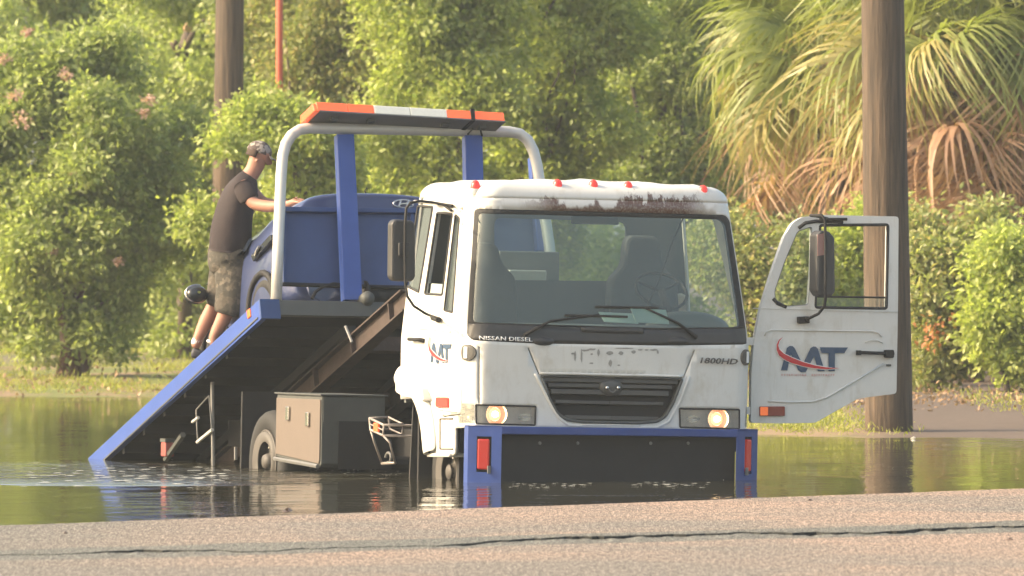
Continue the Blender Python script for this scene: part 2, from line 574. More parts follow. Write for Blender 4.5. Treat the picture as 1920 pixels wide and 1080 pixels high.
# main window pane, wound almost down
mw = cpoly([(801, 531), (832, 533), (830, 553), (797, 551)])
g = Geo(); g.add([cab(u, z, -.015) for u, z in mw], [tuple(range(len(mw)))])
obj('window', g, M['sideglass'], door_o)
def strip(poly_uz, wdt, push, closed=True):     # a bead lying on the skin
    g = Geo(); pts = [cab(u, z, push) for u, z in (poly_uz + [poly_uz[0]] if closed else poly_uz)]
    return g.tube(pts, wdt, 6, not closed)
obj('window_seal', strip(mainwL, .010, .002), M['rubber'], door_o)
obj('window_seal', strip(ventL, .008, .002), M['rubber'], door_o)
part('window_seal', strip(quartL, .010, .002), M['rubber'])
part('drip_rail', strip(cpoly([(779, 378), (815, 379), (852, 381), (868, 390)], closed=False), .012, .012, False), M['white'], smooth=True)
# back wall with a window
bw = [cab(-CU + .001, z) for z in np.linspace(.95, ZT, 14)]
yb = CL - .02
outer = [(-abs(p.x) + .01, p.z) for p in bw] + [(abs(p.x) - .01, p.z) for p in bw[::-1]]
outer_top = [(-1.06, ZT), (-.9, ZT + .12), (.9, ZT + .12), (1.06, ZT)]
win = [(F(px, py, yb).x, F(px, py, yb).z) for px, py in rounded([(925, 408), (1173, 416), (1173, 527), (925, 525)], 14)]
outer = [(-1.17, .95), (-1.17, 1.45), (-1.06, ZT), (-.9, ZT + .10), (.9, ZT + .10), (1.06, ZT), (1.17, 1.45), (1.17, .95)]
pts = outer + win; no, nw = len(outer), len(win)
ed = [(i, (i + 1) % no) for i in range(no)] + [(no + i, no + (i + 1) % nw) for i in range(nw)]
vo, eo, fo, *_ = delaunay_2d_cdt([Vector(p) for p in pts], ed, [], 0, 1e-6)
g = Geo(); g.v = [(p.x, yb, p.y) for p in vo]
for f in fo:
    c = (sum(vo[i].x for i in f) / 3, sum(vo[i].y for i in f) / 3)
    if inside(c, outer) and not inside(c, win): g.f.append(tuple(f))
o = part('cab_back_wall', g, M['interior']); s_ = o.modifiers.new('t', 'SOLIDIFY'); s_.thickness = .04; s_.offset = 0
g = Geo(); g.add([(x, yb + .01, z) for x, z in win], [tuple(range(nw))])
part('rear_window', g, M['clear'])
# interior
g = Geo(); g.box(-1.12, 1.12, .45, CL - .06, .98, 1.04); g.box(-1.05, 1.05, CL - .11, CL - .06, 1.04, 1.42); part('cab_floor', g, M['interior'])
def dashrow(y, z): return [Vector((x, y - .05 * (1 - (x / 1.08) ** 2), z)) for x in np.linspace(-1.08, 1.08, 14)]
g = Geo().grid([dashrow(.40, 1.50), dashrow(.46, 1.565), dashrow(.62, 1.595), dashrow(.78, 1.58), dashrow(.86, 1.50), dashrow(.84, 1.2)])
dash = part('dashboard', g, M['dash'], smooth=True)
sx = F(1222, 545, .95)
# instrument hump before the driver (right in the photograph)
g = Geo().grid([[Vector((sx.x + .20 + .34 * math.cos(a) * k, .70 + .13 * math.cos(b), 1.57 + .14 * math.sin(a) * k)) for a in np.linspace(0, math.pi, 14)] for b, k in ((3.1, .2), (2.6, .8), (2.0, 1), (1.2, 1), (.6, .8), (.1, .1))])
obj('instrument_hood', g, M['dash'], dash, smooth=True)
def paper(px0, px1, py0, py1):
    a = F(px0, py1, .50); b = F(px1, py0, .56)
    g = Geo().add([(a.x, .50, a.z), (b.x, .50, a.z - .01), (b.x + .01, .60, b.z), (a.x - .01, .60, b.z + .008)], [(0, 1, 2, 3)]); return g
for a in ((1133, 1192, 588, 603), (1193, 1250, 581, 604)):
    o = obj('paper_sheet', paper(*a), M['paper']); o.matrix_world = T
    s_ = o.modifiers.new('t', 'SOLIDIFY'); s_.thickness = .004
    tag(o, ('smaller pale green paper sheet on the truck dashboard, nearer the passenger side', 'larger pale green paper sheet on the truck dashboard, just before the driver')[a[0] > 1190], 'paper', 'papers on the dashboard')
def seat(x, yy, hgt):
    t = Geo(); t.box(x - .30, x + .30, yy - .5, yy, 1.05, 1.26)
    o = part('seat', t, M['seat'], bevel=.05)
    prof = [(-.255, 1.2), (-.265, 1.7), (-.25, 1.95), (-.15, 2.06), (-.13, hgt - .05), (-.09, hgt), (.09, hgt), (.13, hgt - .05), (.15, 2.06), (.25, 1.95), (.265, 1.7), (.255, 1.2)]
    g = Geo().prism([(x + a * 1.15, yy - .06 + (z - 1.2) * .1, z) for a, z in rounded(prof, .05)], (0, .12, 0))
    obj('backrest', g, M['seat'], o, bevel=.03)
seat(F(1215, 500, 1.3).x, 1.36, 2.30); seat(F(912, 500, 1.3).x, 1.36, 2.22)
sx = F(1240, 545, .95)
pts = []
for i in range(25):
    a = 2 * math.pi * i / 24
    pts.append(Vector((sx.x + .21 * math.cos(a), .95 + .15 * math.sin(a), sx.z + .14 * math.sin(a))))
g = Geo().tube(pts, .014, 7, False).tube([(sx.x, .95, sx.z), (sx.x, .75, sx.z - .2)], .03)
g.tube([pts[2], (sx.x, .95, sx.z - .01), pts[10]], .012, 5)
part('steering_wheel', g, M['black'], smooth=True)
g = Geo().tube([F(1283, 404, .38), F(1262, 450, .375), F(1242, 510, .37), F(1215, 572, .37)], .007, 6)
part('antenna_cable', g, M['black'])
g = Geo().box(-.24, .24, .55, .62, 0, 0); 
for px, py, dx in ((1115, 410, .16),):
    a = F(px, py, .55); g = Geo().box(a.x - .2, a.x + .2, .53, .56, a.z - .045, a.z + .02)
    part('interior_mirror', g, M['interior'], bevel=.012)

# ---- grille
def proj(poly_px, y): return [F(px, py, y) for px, py in poly_px]
gi = rounded([(1015, 704), (1279, 710), (1262, 755), (1247, 781), (1232, 790), (1195, 793), (1090, 791), (1062, 787), (1045, 775), (1030, 748)], 5)
def on_skin(px, py, push):
    q = uz(px, py); return cab(q[0], q[1], push)
g = Geo(); poly = [on_skin(px, py, -.07) for px, py in gi]; g.add(poly, [tuple(range(len(poly)))])
grille = part('grille', g, M['black'])
pf = [on_skin(px, py, .004) for px, py in gi]; pk = [on_skin(px, py, -.07) for px, py in gi]
g = Geo().grid([pf + [pf[0]], pk + [pk[0]]]); g.tube(pf + [pf[0]], .012, 6)
obj('grille_frame', g, M['greydark'], grille, smooth=True)
def hslat(x0, x1, y, hh, push, mat, thick=.03):
    a0, a1, b0, b1 = on_skin(x0, y, push), on_skin(x1, y + (x1 - x0) * .021, push), on_skin(x0, y + hh, push), on_skin(x1, y + hh + (x1 - x0) * .021, push)
    m0 = on_skin((x0 + x1) / 2, y + (x1 - x0) * .0105, push); m1 = on_skin((x0 + x1) / 2, y + hh + (x1 - x0) * .0105, push)
    g = Geo()
    for A, B, C_, D in ((a0, m0, m1, b0), (m0, a1, b1, m1)):
        d = Vector((0, thick, -.008)); g.hexa([A, B, C_, D], [A + d, B + d, C_ + d, D + d])
    obj('slat', g, mat, grille, bevel=.004)
M['slat'] = pmat('grille_slat', (.075, .075, .072), .45, .1, .15, 10)
hslat(1020, 1272, 707, 8, -.012, M['slat'])
hslat(1029, 1262, 718, 7, -.02, M['slat'])
hslat(1034, 1255, 729, 9, -.012, M['slat'])
hslat(1043, 1246, 750, 6, -.022, M['slat'])
hslat(1060, 1236, 778, 8, -.012, M['slat'])
em = on_skin(1147, 726, .0)
g = Geo().lathe([(0.001, -.03), (.05, -.026), (.085, -.012), (.09, .01), (.06, .012)], em + Vector((0, .02, 0)), (0, 1, 0), 24)
for k in range(24): pass
for i, p in enumerate(g.v): g.v[i] = (em.x + (p[0] - em.x) * 1.1, p[1], em.z + (p[2] - em.z) * .8)
emb = obj('emblem', g, M['slat'], grille, smooth=True)
for dx in (-10.5, 10.5):
    p = on_skin(1147 + dx, 727, .0); g = Geo().lathe([(.001, -.036), (.012, -.034), (.016, -.02)], p, (0, 1, 0), 10)
    obj('stud', g, M['chrome'], emb, smooth=True)
g = Geo().tube([on_skin(1147 + a, 730 + b, -.0) + Vector((0, -.015, 0)) for a, b in ((-7, 0), (-4, 4), (0, 5.5), (4, 4), (7, 0))], .006, 6)
obj('badge_arc', g, M['grey'], emb)
# mould lines of the front flap, raised from the skin
def bead(poly, r_, push, mat=None, name='panel_ridge', sm=True):
    q = cpoly(poly, 0, 10, False)
    return part(name, Geo().tube([cab(u, z, push) for u, z in q], r_, 6), mat or M['white'], smooth=sm)
bead([(1011, 700), (1080, 701), (1150, 703), (1215, 704), (1280, 706)], .010, .009)
bead([(1003, 700), (1030, 752), (1048, 783), (1066, 797), (1150, 800), (1232, 801), (1254, 790), (1275, 752), (1292, 706)], .016, -.004)
bead([(1090, 796), (1150, 797), (1200, 798)], .006, .012)

# ---- lamps in the front
def lamp(lab, outline, px_bulb, px_side, side):
    g = Geo()
    q = [cab(u, z, .002) for u, z in outline]; bk = [cab(u, z, -.10) for u, z in outline]
    g.grid([q + [q[0]], bk + [bk[0]]]); g.add(bk, [tuple(range(len(bk)))])
    h = part('headlight', g, M['lamphouse'], label='lit headlight on the %s side of the grille' % side)
    fr = Geo().tube(q + [q[0]], .007, 6, False); obj('rim', fr, M['black'], h)
    p = on_skin(*px_bulb, -.045)
    rf = Geo().lathe([(.012, .05), (.05, .035), (.078, .0), (.088, -.03)], p, (0, 1, 0), 20); obj('reflector', rf, M['reflector'], h, smooth=True)
    bl = Geo().lathe([(.001, -.040), (.012, -.036), (.022, -.022), (.026, 0), (.022, .02), (.001, .03)], p, (0, 1, 0), 14)
    obj('bulb', bl, M['bulb'], h, smooth=True)
    hl = Geo().lathe([(.001, .005), (.03, .003), (.050, -.004)], p + Vector((0, .012, 0)), (0, 1, 0), 20)
    obj('glow_disc', hl, M['glow'], h, smooth=True)  # emissive disc imitating the bulb's light on the reflector
    hl = Geo().lathe([(.052, -.005), (.066, -.012), (.082, -.024)], p + Vector((0, .012, 0)), (0, 1, 0), 20)
    obj('outer_reflector', hl, M['glow2'], h, smooth=True)  # emissive ring imitating the orange halo round the bulb
    p2 = on_skin(*px_side, -.04)
    g2 = Geo().lathe([(.001, .0), (.03, -.006), (.05, -.03)], p2, (0, 1, 0), 14)
    for i, v in enumerate(g2.v): g2.v[i] = (p2.x + (v[0] - p2.x) * 1.2, v[1], p2.z + (v[2] - p2.z) * .6)
    obj('reflector', g2, M['reflector'], h, smooth=True)
    orient(obj('lens', skin(lab, .001), M['lens'], h, smooth=True))
M['bulb'] = emit('headlamp_bulb', (1, .72, .40), 6)
M['glow'] = emit('lit_reflector', (1, .50, .20), .70, (.1, .08, .05))  # own emission stands in for bulb light thrown on the reflector
M['glow2'] = emit('lit_reflector_rim', (1, .28, .08), .38, (.06, .05, .04))  # weaker emission painting the halo further out
lamp('lamp_l', lampL, (932, 777), (985, 783), 'passenger')
lamp('lamp_r', lampR, (1348, 786), (1300, 786), 'driver')
for lab, outline in (('corner_l', cornL), ('corner_r', cornR)):
    bk = [cab(u, z, -.05) for u, z in outline]; q = [cab(u, z, .002) for u, z in outline]
    g = Geo().grid([q + [q[0]], bk + [bk[0]]]); g.add(bk, [tuple(range(len(bk)))])
    c = part('corner_lamp', g, M['reflector'])
    orient(obj('lens', skin(lab, .001), M['lens'], c, smooth=True))
    us_ = [p[0] for p in outline]; zs_ = [p[1] for p in outline]
    g = Geo()
    for k in range(1, 5):
        zz = min(zs_) + (max(zs_) - min(zs_)) * k / 5
        g.tube([cab(u, zz, -.012) for u in np.linspace(min(us_) + .01, max(us_) - .01, 6)], .004, 5)
    obj('lens_rib', g, M['chrome'], c)
# red side marker on the left door
def decal(poly_px, push, mat, name, parent, closed=True, thick=.012, solver=None):
    sv = solver or (lambda p, ps: cab(*uz(*p), ps))
    a = [sv(p, push) for p in poly_px]; b = [sv(p, push - thick) for p in poly_px]
    n = len(a)
    g = Geo().add(a + b, [tuple(range(n)), tuple(range(n, 2 * n))[::-1]] + [(i, (i + 1) % n, n + (i + 1) % n, n + i) for i in range(n)])
    return obj(name, g, mat, parent)
decal(rounded([(821, 745), (843, 745), (843, 764), (821, 763)], 3), .02, M['red'], 'marker_light', door_o, thick=.025)
# ---- round side vents with the white bar
for sgn in (-1, 1):
    cu, cz = uz(868, 661)
    cu = abs(cu) * sgn
    cu, ru = (1.125, .056) if sgn > 0 else (-1.225, .085)
    rows = [[cab(cu + ru * k * math.cos(a), cz + .062 * k * math.sin(a), ps) for a in np.linspace(0, 2 * math.pi, 25)[:-1]] for k, ps in ((.01, .022), (.4, .022), (.75, .021), (1, .018), (1.02, -.004))]
    g = Geo().grid(rows, True)
    v = part('round_badge', g, M['badge'])
    bar = [(cu - ru * .2, cz - .042), (cu + ru * .2, cz - .042), (cu + ru * .2, cz + .045), (cu - ru * .2, cz + .045)]
    g = Geo().add([cab(u, z, .028) for u, z in bar] + [cab(u, z, .0) for u, z in bar], [(0, 1, 2, 3), (4, 5, 6, 7), (0, 1, 5, 4), (1, 2, 6, 5), (2, 3, 7, 6), (3, 0, 4, 7)])
    obj('badge_bar', g, M['decalwhite'], v)

# ---- roof marker lamps
for px, py in ((891, 347), (1045, 345), (1112, 346), (1177, 349), (1318, 356)):
    u, z = uz(px, 372) if px not in (891, 1318) else uz(px, 376)
    b = roofpt(u, .78)
    tgt = F(px, py + 4, b.y); b = Vector((tgt.x, b.y, tgt.z))
    g = Geo().lathe([(.001, .075), (.022, .068), (.034, .05), (.040, .02), (.042, 0)], b - Vector((0, 0, .02)), (0, -.1, 1), 14)
    o = part('roof_marker_lamp', g, M['red'], smooth=True)
    g = Geo().lathe([(.046, .012), (.048, 0), (.048, -.03)], b - Vector((0, 0, .02)), (0, -.1, 1), 14); obj('base', g, M['white'], o, smooth=True)

# ---- wipers
def wiper(arm, blade, y=.0):
    a = [on_skin(*p, .02) for p in arm]
    o = part('wiper', Geo().tube(a, [.016, .011, .008][:len(a)], 6), M['black'], smooth=True)
    b = [on_skin(*p, .018) for p in blade]
    obj('wiper_blade', Geo().tube(b, .010, 6), M['rubber'], o)
wiper([(982, 628), (1030, 602), (1122, 590)], [(1058, 591), (1110, 592), (1175, 594)])
wiper([(1305, 633), (1270, 606), (1205, 576)], [(1115, 575), (1170, 576), (1232, 577)])
# ridges and spindle covers on the cowl
bead([(1090, 618), (1150, 620), (1205, 621)], .022, .004, M['plastic'], 'cowl_handle')
for px in (1020, 1270):
    p = on_skin(px, 640, .0)
    g = Geo().lathe([(.001, -.02), (.05, -.014), (.07, .01)], p, (0, 1, 0), 14)
    for i, v in enumerate(g.v): g.v[i] = (p.x + (v[0] - p.x) * 1.5, v[1], p.z + (v[2] - p.z) * .55)
    obj('spindle_cover', g, M['plastic'], cowl_o, smooth=True)

# ---- lettering
def text(name, s, mat, parent, origin, xdir, ydir, size_w, size_h, shear=0, ex=.002, M0=None, bold=0.0):
    c = bpy.data.curves.new(name, 'FONT'); c.body = s; c.resolution_u = 2; c.fill_mode = 'BOTH'; c.offset = bold
    t = bpy.data.objects.new('tmp', c); COL.objects.link(t)
    dg = bpy.context.evaluated_depsgraph_get(); m = bpy.data.meshes.new_from_object(t.evaluated_get(dg))
    bpy.data.objects.remove(t)
    n = len(m.vertices); a = np.empty(n * 3); m.vertices.foreach_get('co', a); a = a.reshape(-1, 3)
    mn, mxx = a.min(0), a.max(0)
    a[:, 0] = (a[:, 0] - mn[0]) / (mxx[0] - mn[0]); a[:, 1] = (a[:, 1] - mn[1]) / (mxx[1] - mn[1])
    a[:, 0] = a[:, 0] * size_w + a[:, 1] * size_h * shear; a[:, 1] *= size_h
    X = np.array(xdir); Y = np.array(ydir); O = np.array(origin)
    co = O + a[:, :1] * X + a[:, 1:2] * Y
    m.vertices.foreach_set('co', co.ravel()); m.update(); m.materials.clear(); m.materials.append(mat)
    o = bpy.data.objects.new(name, m); COL.objects.link(o); o.parent = parent
    s_ = o.modifiers.new('t', 'SOLIDIFY'); s_.thickness = .003; s_.offset = 0
    return o
def text_on_skin(name, s, mat, parent, bl, br, tl, shear=0, push=.008, bold=0.0):
    h = math.hypot(tl[0] - bl[0], tl[1] - bl[1]); w = math.hypot(br[0] - bl[0], br[1] - bl[1])
    o = text(name, s, mat, parent, (0, 0, 0), (1, 0, 0), (0, 1, 0), w, h, shear, bold=bold)
    for v in o.data.vertices:
        a, b = v.co.x / w, v.co.y / h
        v.co = on_skin(bl[0] + (br[0] - bl[0]) * a + (tl[0] - bl[0]) * b, bl[1] + (br[1] - bl[1]) * a + (tl[1] - bl[1]) * b, push)
    o.data.update()
    return o
text_on_skin('lettering', 'NISSAN DIESEL', M['decalwhite'], cowl_o, (899, 637), (998, 640.5), (899, 629.5), 0, .006, .012)
text_on_skin('lettering', '1800HD', M['badge'], cab_body, (1311, 681), (1380, 683.5), (1312, 670), .2, .02, .02)
# ghost of removed letters above the grille: uneven patches of glue and dirt
rng = random.Random(4)
def blot(cx, cy, rx, ry, n=14):
    return [(cx + rx * math.cos(a) * rng.uniform(.7, 1.1), cy + ry * math.sin(a) * rng.uniform(.7, 1.1)) for a in np.linspace(0, 2 * math.pi, n, endpoint=False)]
gg = Geo()
for cx, cy, rx, ry in ((1078, 668, 2.5, 10), (1074, 663, 4, 2), (1090, 668, 2, 13), (1097, 657, 9, 2), (1109, 655, 9, 2), (1122, 661, 2.5, 7), (1109, 681, 4, 1.6), (1143, 662, 7, 4), (1144, 681, 3.5, 7),
                       (1164, 662, 5, 4), (1188, 660, 5, 3), (1200, 656, 5, 1.6), (1226, 656, 8, 2), (1233, 660, 2, 4), (1212, 656, 4, 1.5), (1170, 653, 20, 1.2), (1160, 685, 3, 1.5), (1109, 664, 3, 2)):
    q = blot(cx, cy, rx, ry); a = [on_skin(x, y, .003) for x, y in q]; gg.add(a, [tuple(range(len(a)))])
part('letter_residue', gg, M['ghost'])

# ---- door logo, traced once on the open door, mapped to both doors
LG = {'M': [(180, 552), (262, 240), (300, 212), (340, 214), (368, 240), (480, 470), (590, 240), (630, 218), (662, 222), (692, 250), (785, 562), (690, 562), (640, 350), (545, 530), (520, 575), (460, 578), (418, 545), (315, 320), (268, 552)],
      'T': [(720, 230), (1108, 232), (1055, 312), (928, 312), (925, 562), (838, 562), (838, 312), (742, 312)]}
LG['swoosh'] = [(205, 90), (150, 128), (122, 190), (118, 262), (150, 340), (220, 395), (320, 445), (480, 492), (640, 522), (800, 534), (1000, 520), (800, 506), (640, 478), (480, 432), (330, 372), (220, 318), (158, 260), (142, 205), (160, 140)]
LG['halo'] = offset(LG['swoosh'], 8)
def zoomxy(p): return (1440 + p[0] / 7.385, 620 + p[1] / 7.385)
def logo(parent, mapper):
    for k, mat, ps in (('M', M['logoblue'], .004), ('T', M['logoblue'], .004), ('halo', M['decalwhite'], .007), ('swoosh', M['logored'], .010)):
        q = [zoomxy(p) for p in LG[k]]
        pts = [mapper(p, ps) for p in q]
        g = Geo()
        from mathutils.geometry import tessellate_polygon
        tri = tessellate_polygon([[Vector((x, y, 0)) for x, y in q]])
        g.add(pts, [tuple(t) for t in tri])
        o = obj({'M': 'logo_letter', 'T': 'logo_letter', 'halo': 'logo_outline', 'swoosh': 'logo_swoosh'}[k], g, mat, parent)
        s_ = o.modifiers.new('t', 'SOLIDIFY'); s_.thickness = .002; s_.offset = 0
    g = Geo(); r2 = random.Random(2); x = 180
    while x < 930:                   # the faded small line below the letters
        w_ = r2.uniform(14, 30)
        if not 505 < x < 600:
            q = [(x, 596 + r2.uniform(0, 6)), (x + w_, 596 + r2.uniform(0, 6)), (x + w_, 628), (x, 628)]
            if r2.random() < .5: q = [(x, 598), (x + w_, 598), (x + w_ * .6, 628), (x + w_ * .3, 628)]
            g.add([mapper(zoomxy(p), .004) for p in q], [(0, 1, 2, 3)])
        x += w_ + 9
    tag(obj('faded_print', g, M['logopink'], parent), kind='stuff')
def mapL(p, ps):                     # photo px on the open door -> closed door (compressed along the side)
    # logo box 1455..1590 x 632..706  ->  805..848 x 628..690
    x = 806 + (p[0] - 1456) / (1590 - 1456) * 42
    y = 630 + (p[1] - 632) / (706 - 632) * 58
    return on_skin(x, y, ps + .003)
logo(door_o, mapL)
bead_d = lambda pts, r_: obj('crease', Geo().tube([on_skin(*p, .004) for p in pts], r_, 6), M['white'], door_o, smooth=True)
bead_d([(786, 616), (815, 618), (846, 622)], .007)
bead_d([(775, 700), (800, 722), (826, 768), (858, 772)], .008)
g = Geo().tube([on_skin(775, 636, .04), on_skin(796, 637, .04)], .014, 8); g.tube([on_skin(775, 636, .04), on_skin(776, 637, -.0)], .012, 6); g.tube([on_skin(795, 637, .045), on_skin(796, 639, .0)], .018, 6)
obj('handle', g, M['black'], door_o, smooth=True)
# step box low on the cab's corner
a = [on_skin(*p, .004) for p in ((826, 785), (850, 785), (850, 842), (826, 842))]
b = [on_skin(*p, -.02) for p in ((826, 785), (850, 785), (850, 842), (826, 842))]
part('step_panel_seam', Geo().tube([a[1], a[0], a[3], a[2]], .007, 5), M['badge'])
g = Geo().hexa([on_skin(806, 850, .03), on_skin(848, 850, .03), on_skin(848, 857, .03), on_skin(806, 857, .03)], [on_skin(806, 850, -.2), on_skin(848, 850, -.2), on_skin(848, 857, -.2), on_skin(806, 857, -.2)])
part('cab_step', g, M['white'], bevel=.01)
# flared wheel-arch lip
lip = [uz(*p) for p in [(806, 855), (803, 815), (798, 780), (788, 752), (772, 730), (752, 722)]]
rows = []
for j, (du, ps, s1) in enumerate(((0.0, .0, 0), (0.0, .055, .0), (.06, .075, .5), (.13, .05, 1), (.17, .0, 1))):
    row = []
    for i, (u, z) in enumerate(lip):
        n_ = Vector((1, .25)) if i < 3 else (Vector((.6, .8)) if i == 3 else Vector((.15, 1)))
        row.append(cab(u + n_.x * du, z + n_.y * du, ps))
    rows.append(row)
o = part('fender_flare', Geo().grid(rows), M['white'], smooth=True); s_ = o.modifiers.new('t', 'SOLIDIFY'); s_.thickness = .015; s_.offset = 0
sb_ = o.modifiers.new('sub', 'SUBSURF'); sb_.levels = 2; sb_.render_levels = 2
# rear fender block, hanging out behind the cab
q = [S(px, py, -1.25) for px, py in rounded([(741, 708), (752, 702), (774, 705), (790, 727), (794, 752), (776, 747), (757, 744), (741, 735)], 4)]
part('rear_fender', Geo().prism(q, (.34, 0, 0)), M['white'], bevel=.02)
# panel of the cab's wall below the door, behind the arch, and black liner inside the wheel arch
g = Geo().box(-1.10, -.55, .62, .66, .35, 1.15).box(-1.10, -.55, 1.50, 1.53, .2, 1.3).box(-.6, -.56, .62, 1.52, .3, 1.15).box(-1.12, -.55, .62, 1.53, 1.15, 1.18)
part('wheel_arch_liner', g, M['black'])
q = [S(px, py, -1.05) for px, py in ((750, 757), (790, 758), (800, 800), (792, 893), (748, 893))]
g = Geo().prism([Vector((-1.10, 1.62, 1.1)), Vector((-.62, 1.62, 1.1)), Vector((-.62, 1.66, .1)), Vector((-1.12, 1.66, .1))], (0, .02, 0))
part('mudflap', g, M['rubber'])

# ---- bumper with swept wings
bz1 = .80
def bx(p): return Vector(p)
wing = .235
g = Geo()
y0 = .02
xL, xR = -.985, .985
zt, zb_ = .80, -.02
front_top = .735                      # lower edge of the blue top band
g.box(xL, xR, y0, y0 + .012, front_top, zt - .004)
g.box(xL, xR, y0 + .012, y0 + .16, zt - .02, zt - .006)
part('bumper_top_rail', g, M['bumperblue'], bevel=.006)
g = Geo().box(xL - .02, xR + .02, y0 + .09, y0 + .10, .0, front_top + .03)
part('bumper_panel', g, M['black'])
for sgn in (-1, 1):
    c, s_ = math.cos(R(30)), math.sin(R(30))
    o0 = Vector((sgn * .985, y0, 0)); dx = Vector((sgn * c, s_, 0)) * .262
    inn = Vector((-sgn * .0, .05, 0))
    hole = [(.30, .44), (.74, .44), (.74, .715), (.30, .715)] if sgn < 0 else [(.30, .28), (.74, .28), (.74, .66), (.30, .66)]
    if sgn > 0: hole = [(.38, .45), (.72, .45), (.72, .74), (.38, .74)]
    ztop = zt - .004
    def P_(t, z): return o0 + dx * t + Vector((0, 0, z))
    out_ = [(0, 0.0), (1, 0.0), (1, ztop + (.0)), (0, ztop)]
    hh = [(hole[i][0], hole[i][1] + .0) for i in range(4)]
    vs = [P_(*p) for p in out_] + [P_(*p) for p in hh]
    back = [v + Vector((-sgn * .4, .9, 0)).normalized() * .012 for v in vs]
    fs = [(0, 1, 5, 4), (1, 2, 6, 5), (2, 3, 7, 6), (3, 0, 4, 7)]
    g = Geo().add(vs + back, fs + [tuple(i + 8 for i in f) for f in fs] + [(i, (i + 1) % 4, 8 + (i + 1) % 4, 8 + i) for i in range(4)] + [(4 + i, 4 + (i + 1) % 4, 12 + (i + 1) % 4, 12 + i) for i in range(4)])
    e = P_(1, 0); e2 = e + Vector((-sgn * .03, .16, 0))
    g.hexa([e, e2, e2 + Vector((0, 0, ztop)), e + Vector((0, 0, ztop))], [e + Vector((-sgn * .012, 0, 0)), e2 + Vector((-sgn * .012, 0, 0)), e2 + Vector((-sgn * .012, 0, ztop)), e + Vector((-sgn * .012, 0, ztop))])
    t0, t1, t2, t3 = P_(0, ztop), P_(1, ztop), P_(1, ztop) + Vector((-sgn * .03, .16, 0)), P_(0, ztop) + Vector((0, .16, 0))
    up = Vector((0, 0, .003)); g.hexa([t0 + up, t1 + up, t2 + up, t3 + up], [t0 - up * 3, t1 - up * 3, t2 - up * 3, t3 - up * 3])
    w_ = part('bumper_wing', g, M['bumperblue'])
    inset = Vector((-sgn * .4, .9, 0)).normalized()
    g = Geo()
    zs0, zs1 = hole[0][1] + .0, hole[2][1]
    a = [P_(hole[0][0] + .06, zs0 + .02), P_(hole[1][0] - .02, zs0 + .02), P_(hole[1][0] - .02, zs1 - .02), P_(hole[0][0] + .06, zs1 - .02)]
    g.hexa([p + inset * -.006 for p in a], [p + inset * .05 for p in a])
    obj('red_lamp', g, M['redtail'], w_, bevel=.012)
    g = Geo(); a = [P_(-.0, -.05), P_(1, -.05), P_(1, ztop), P_(0, ztop)]; a = [P_(hole[0][0] - .05, zs0 - .03), P_(hole[1][0] + .05, zs0 - .03), P_(hole[1][0] + .05, zs1 + .03), P_(hole[0][0] - .05, zs1 + .03)]
    g.hexa([p + inset * .055 for p in a], [p + inset * .065 for p in a]); obj('lamp_recess', g, M['black'], w_)
    g = Geo(); p = P_(hole[0][0] + .08, zs0 + .02); g.box(p.x - .012, p.x + .012, p.y - .02, p.y - .005, p.z - .03, p.z + .03); obj('bracket', g, M['grey'], w_)
for px in (1012, 1083, 1220, 1290):
    p = F(px, 831, y0 + .09); g = Geo().lathe([(.001, -.01), (.012, -.008), (.014, 0)], p, (0, 1, 0), 8)
    part('bumper_bolt', g, M['grey'])
# dark structure between the bumper and cab
g = Geo().box(-1.1, 1.1, .24, .34, .62, .80); g.box(-.55, -.40, .2, 7.4, .50, .72); g.box(.40, .55, .2, 7.4, .50, .72)
for y in (1.2, 2.4, 3.4, 4.4, 5.4, 6.6): g.box(-.40, .40, y, y + .08, .53, .69)
part('chassis_frame', g, M['black'])
g = Geo().box(-.5, .45, .5, 1.6, .55, .98).box(-.3, .35, 1.6, 2.6, .45, .85)
part('engine_block', g, M['black'], bevel=.03)

# ---- wheels
def wheel(x, y, dual, flip):
    r = .42
    t = part('wheel', Geo().lathe([(.16, -.02), (.235, -.04), (.25, .0), (.25, .2)], (x, y, r), (1, 0, 0), 28), M['wheelpaint'], smooth=True)
    prof = [(.25, .02), (.27, -.005), (.33, -.02), (.385, -.012), (.41, .02), (.42, .06), (.42, .17), (.41, .21), (.385, .235), (.30, .235), (.25, .22)]
    obj('tyre', Geo().lathe(prof, (x, y, r), (1, 0, 0), 36), M['rubber'], t, smooth=True)
    obj('rim_ring', Geo().lathe([(.245, .02), (.262, -.012), (.252, -.02), (.238, -.006), (.235, .03)], (x, y, r), (1, 0, 0), 32), M['wheelpaint'], t, smooth=True)
    hub = Geo().lathe([(.001, -.03), (.05, -.028), (.065, .0), (.07, .04), (.2, .07), (.24, .08)], (x, y, r), (1, 0, 0), 24)
    obj('hub', hub, M['wheelpaint'], t, smooth=True)
    for k in range(6):
        a = k * math.pi / 3
        g = Geo().lathe([(.001, .03), (.018, .035), (.02, .07)], (x, y + .13 * math.cos(a), r + .13 * math.sin(a)), (1, 0, 0), 6); obj('lug_nut', g, M['chrome'], t)
    if dual:
        obj('tyre', Geo().lathe([(q[0], q[1] + .28) for q in prof], (x, y, r), (1, 0, 0), 28), M['rubber'], t, smooth=True)
M['wheelpaint'] = pmat('wheel_paint', (.085, .078, .07), .6, .1, .2, 9)
wheel(-1.13, 4.87, True, 0); wheel(-.98, 1.10, False, 0)
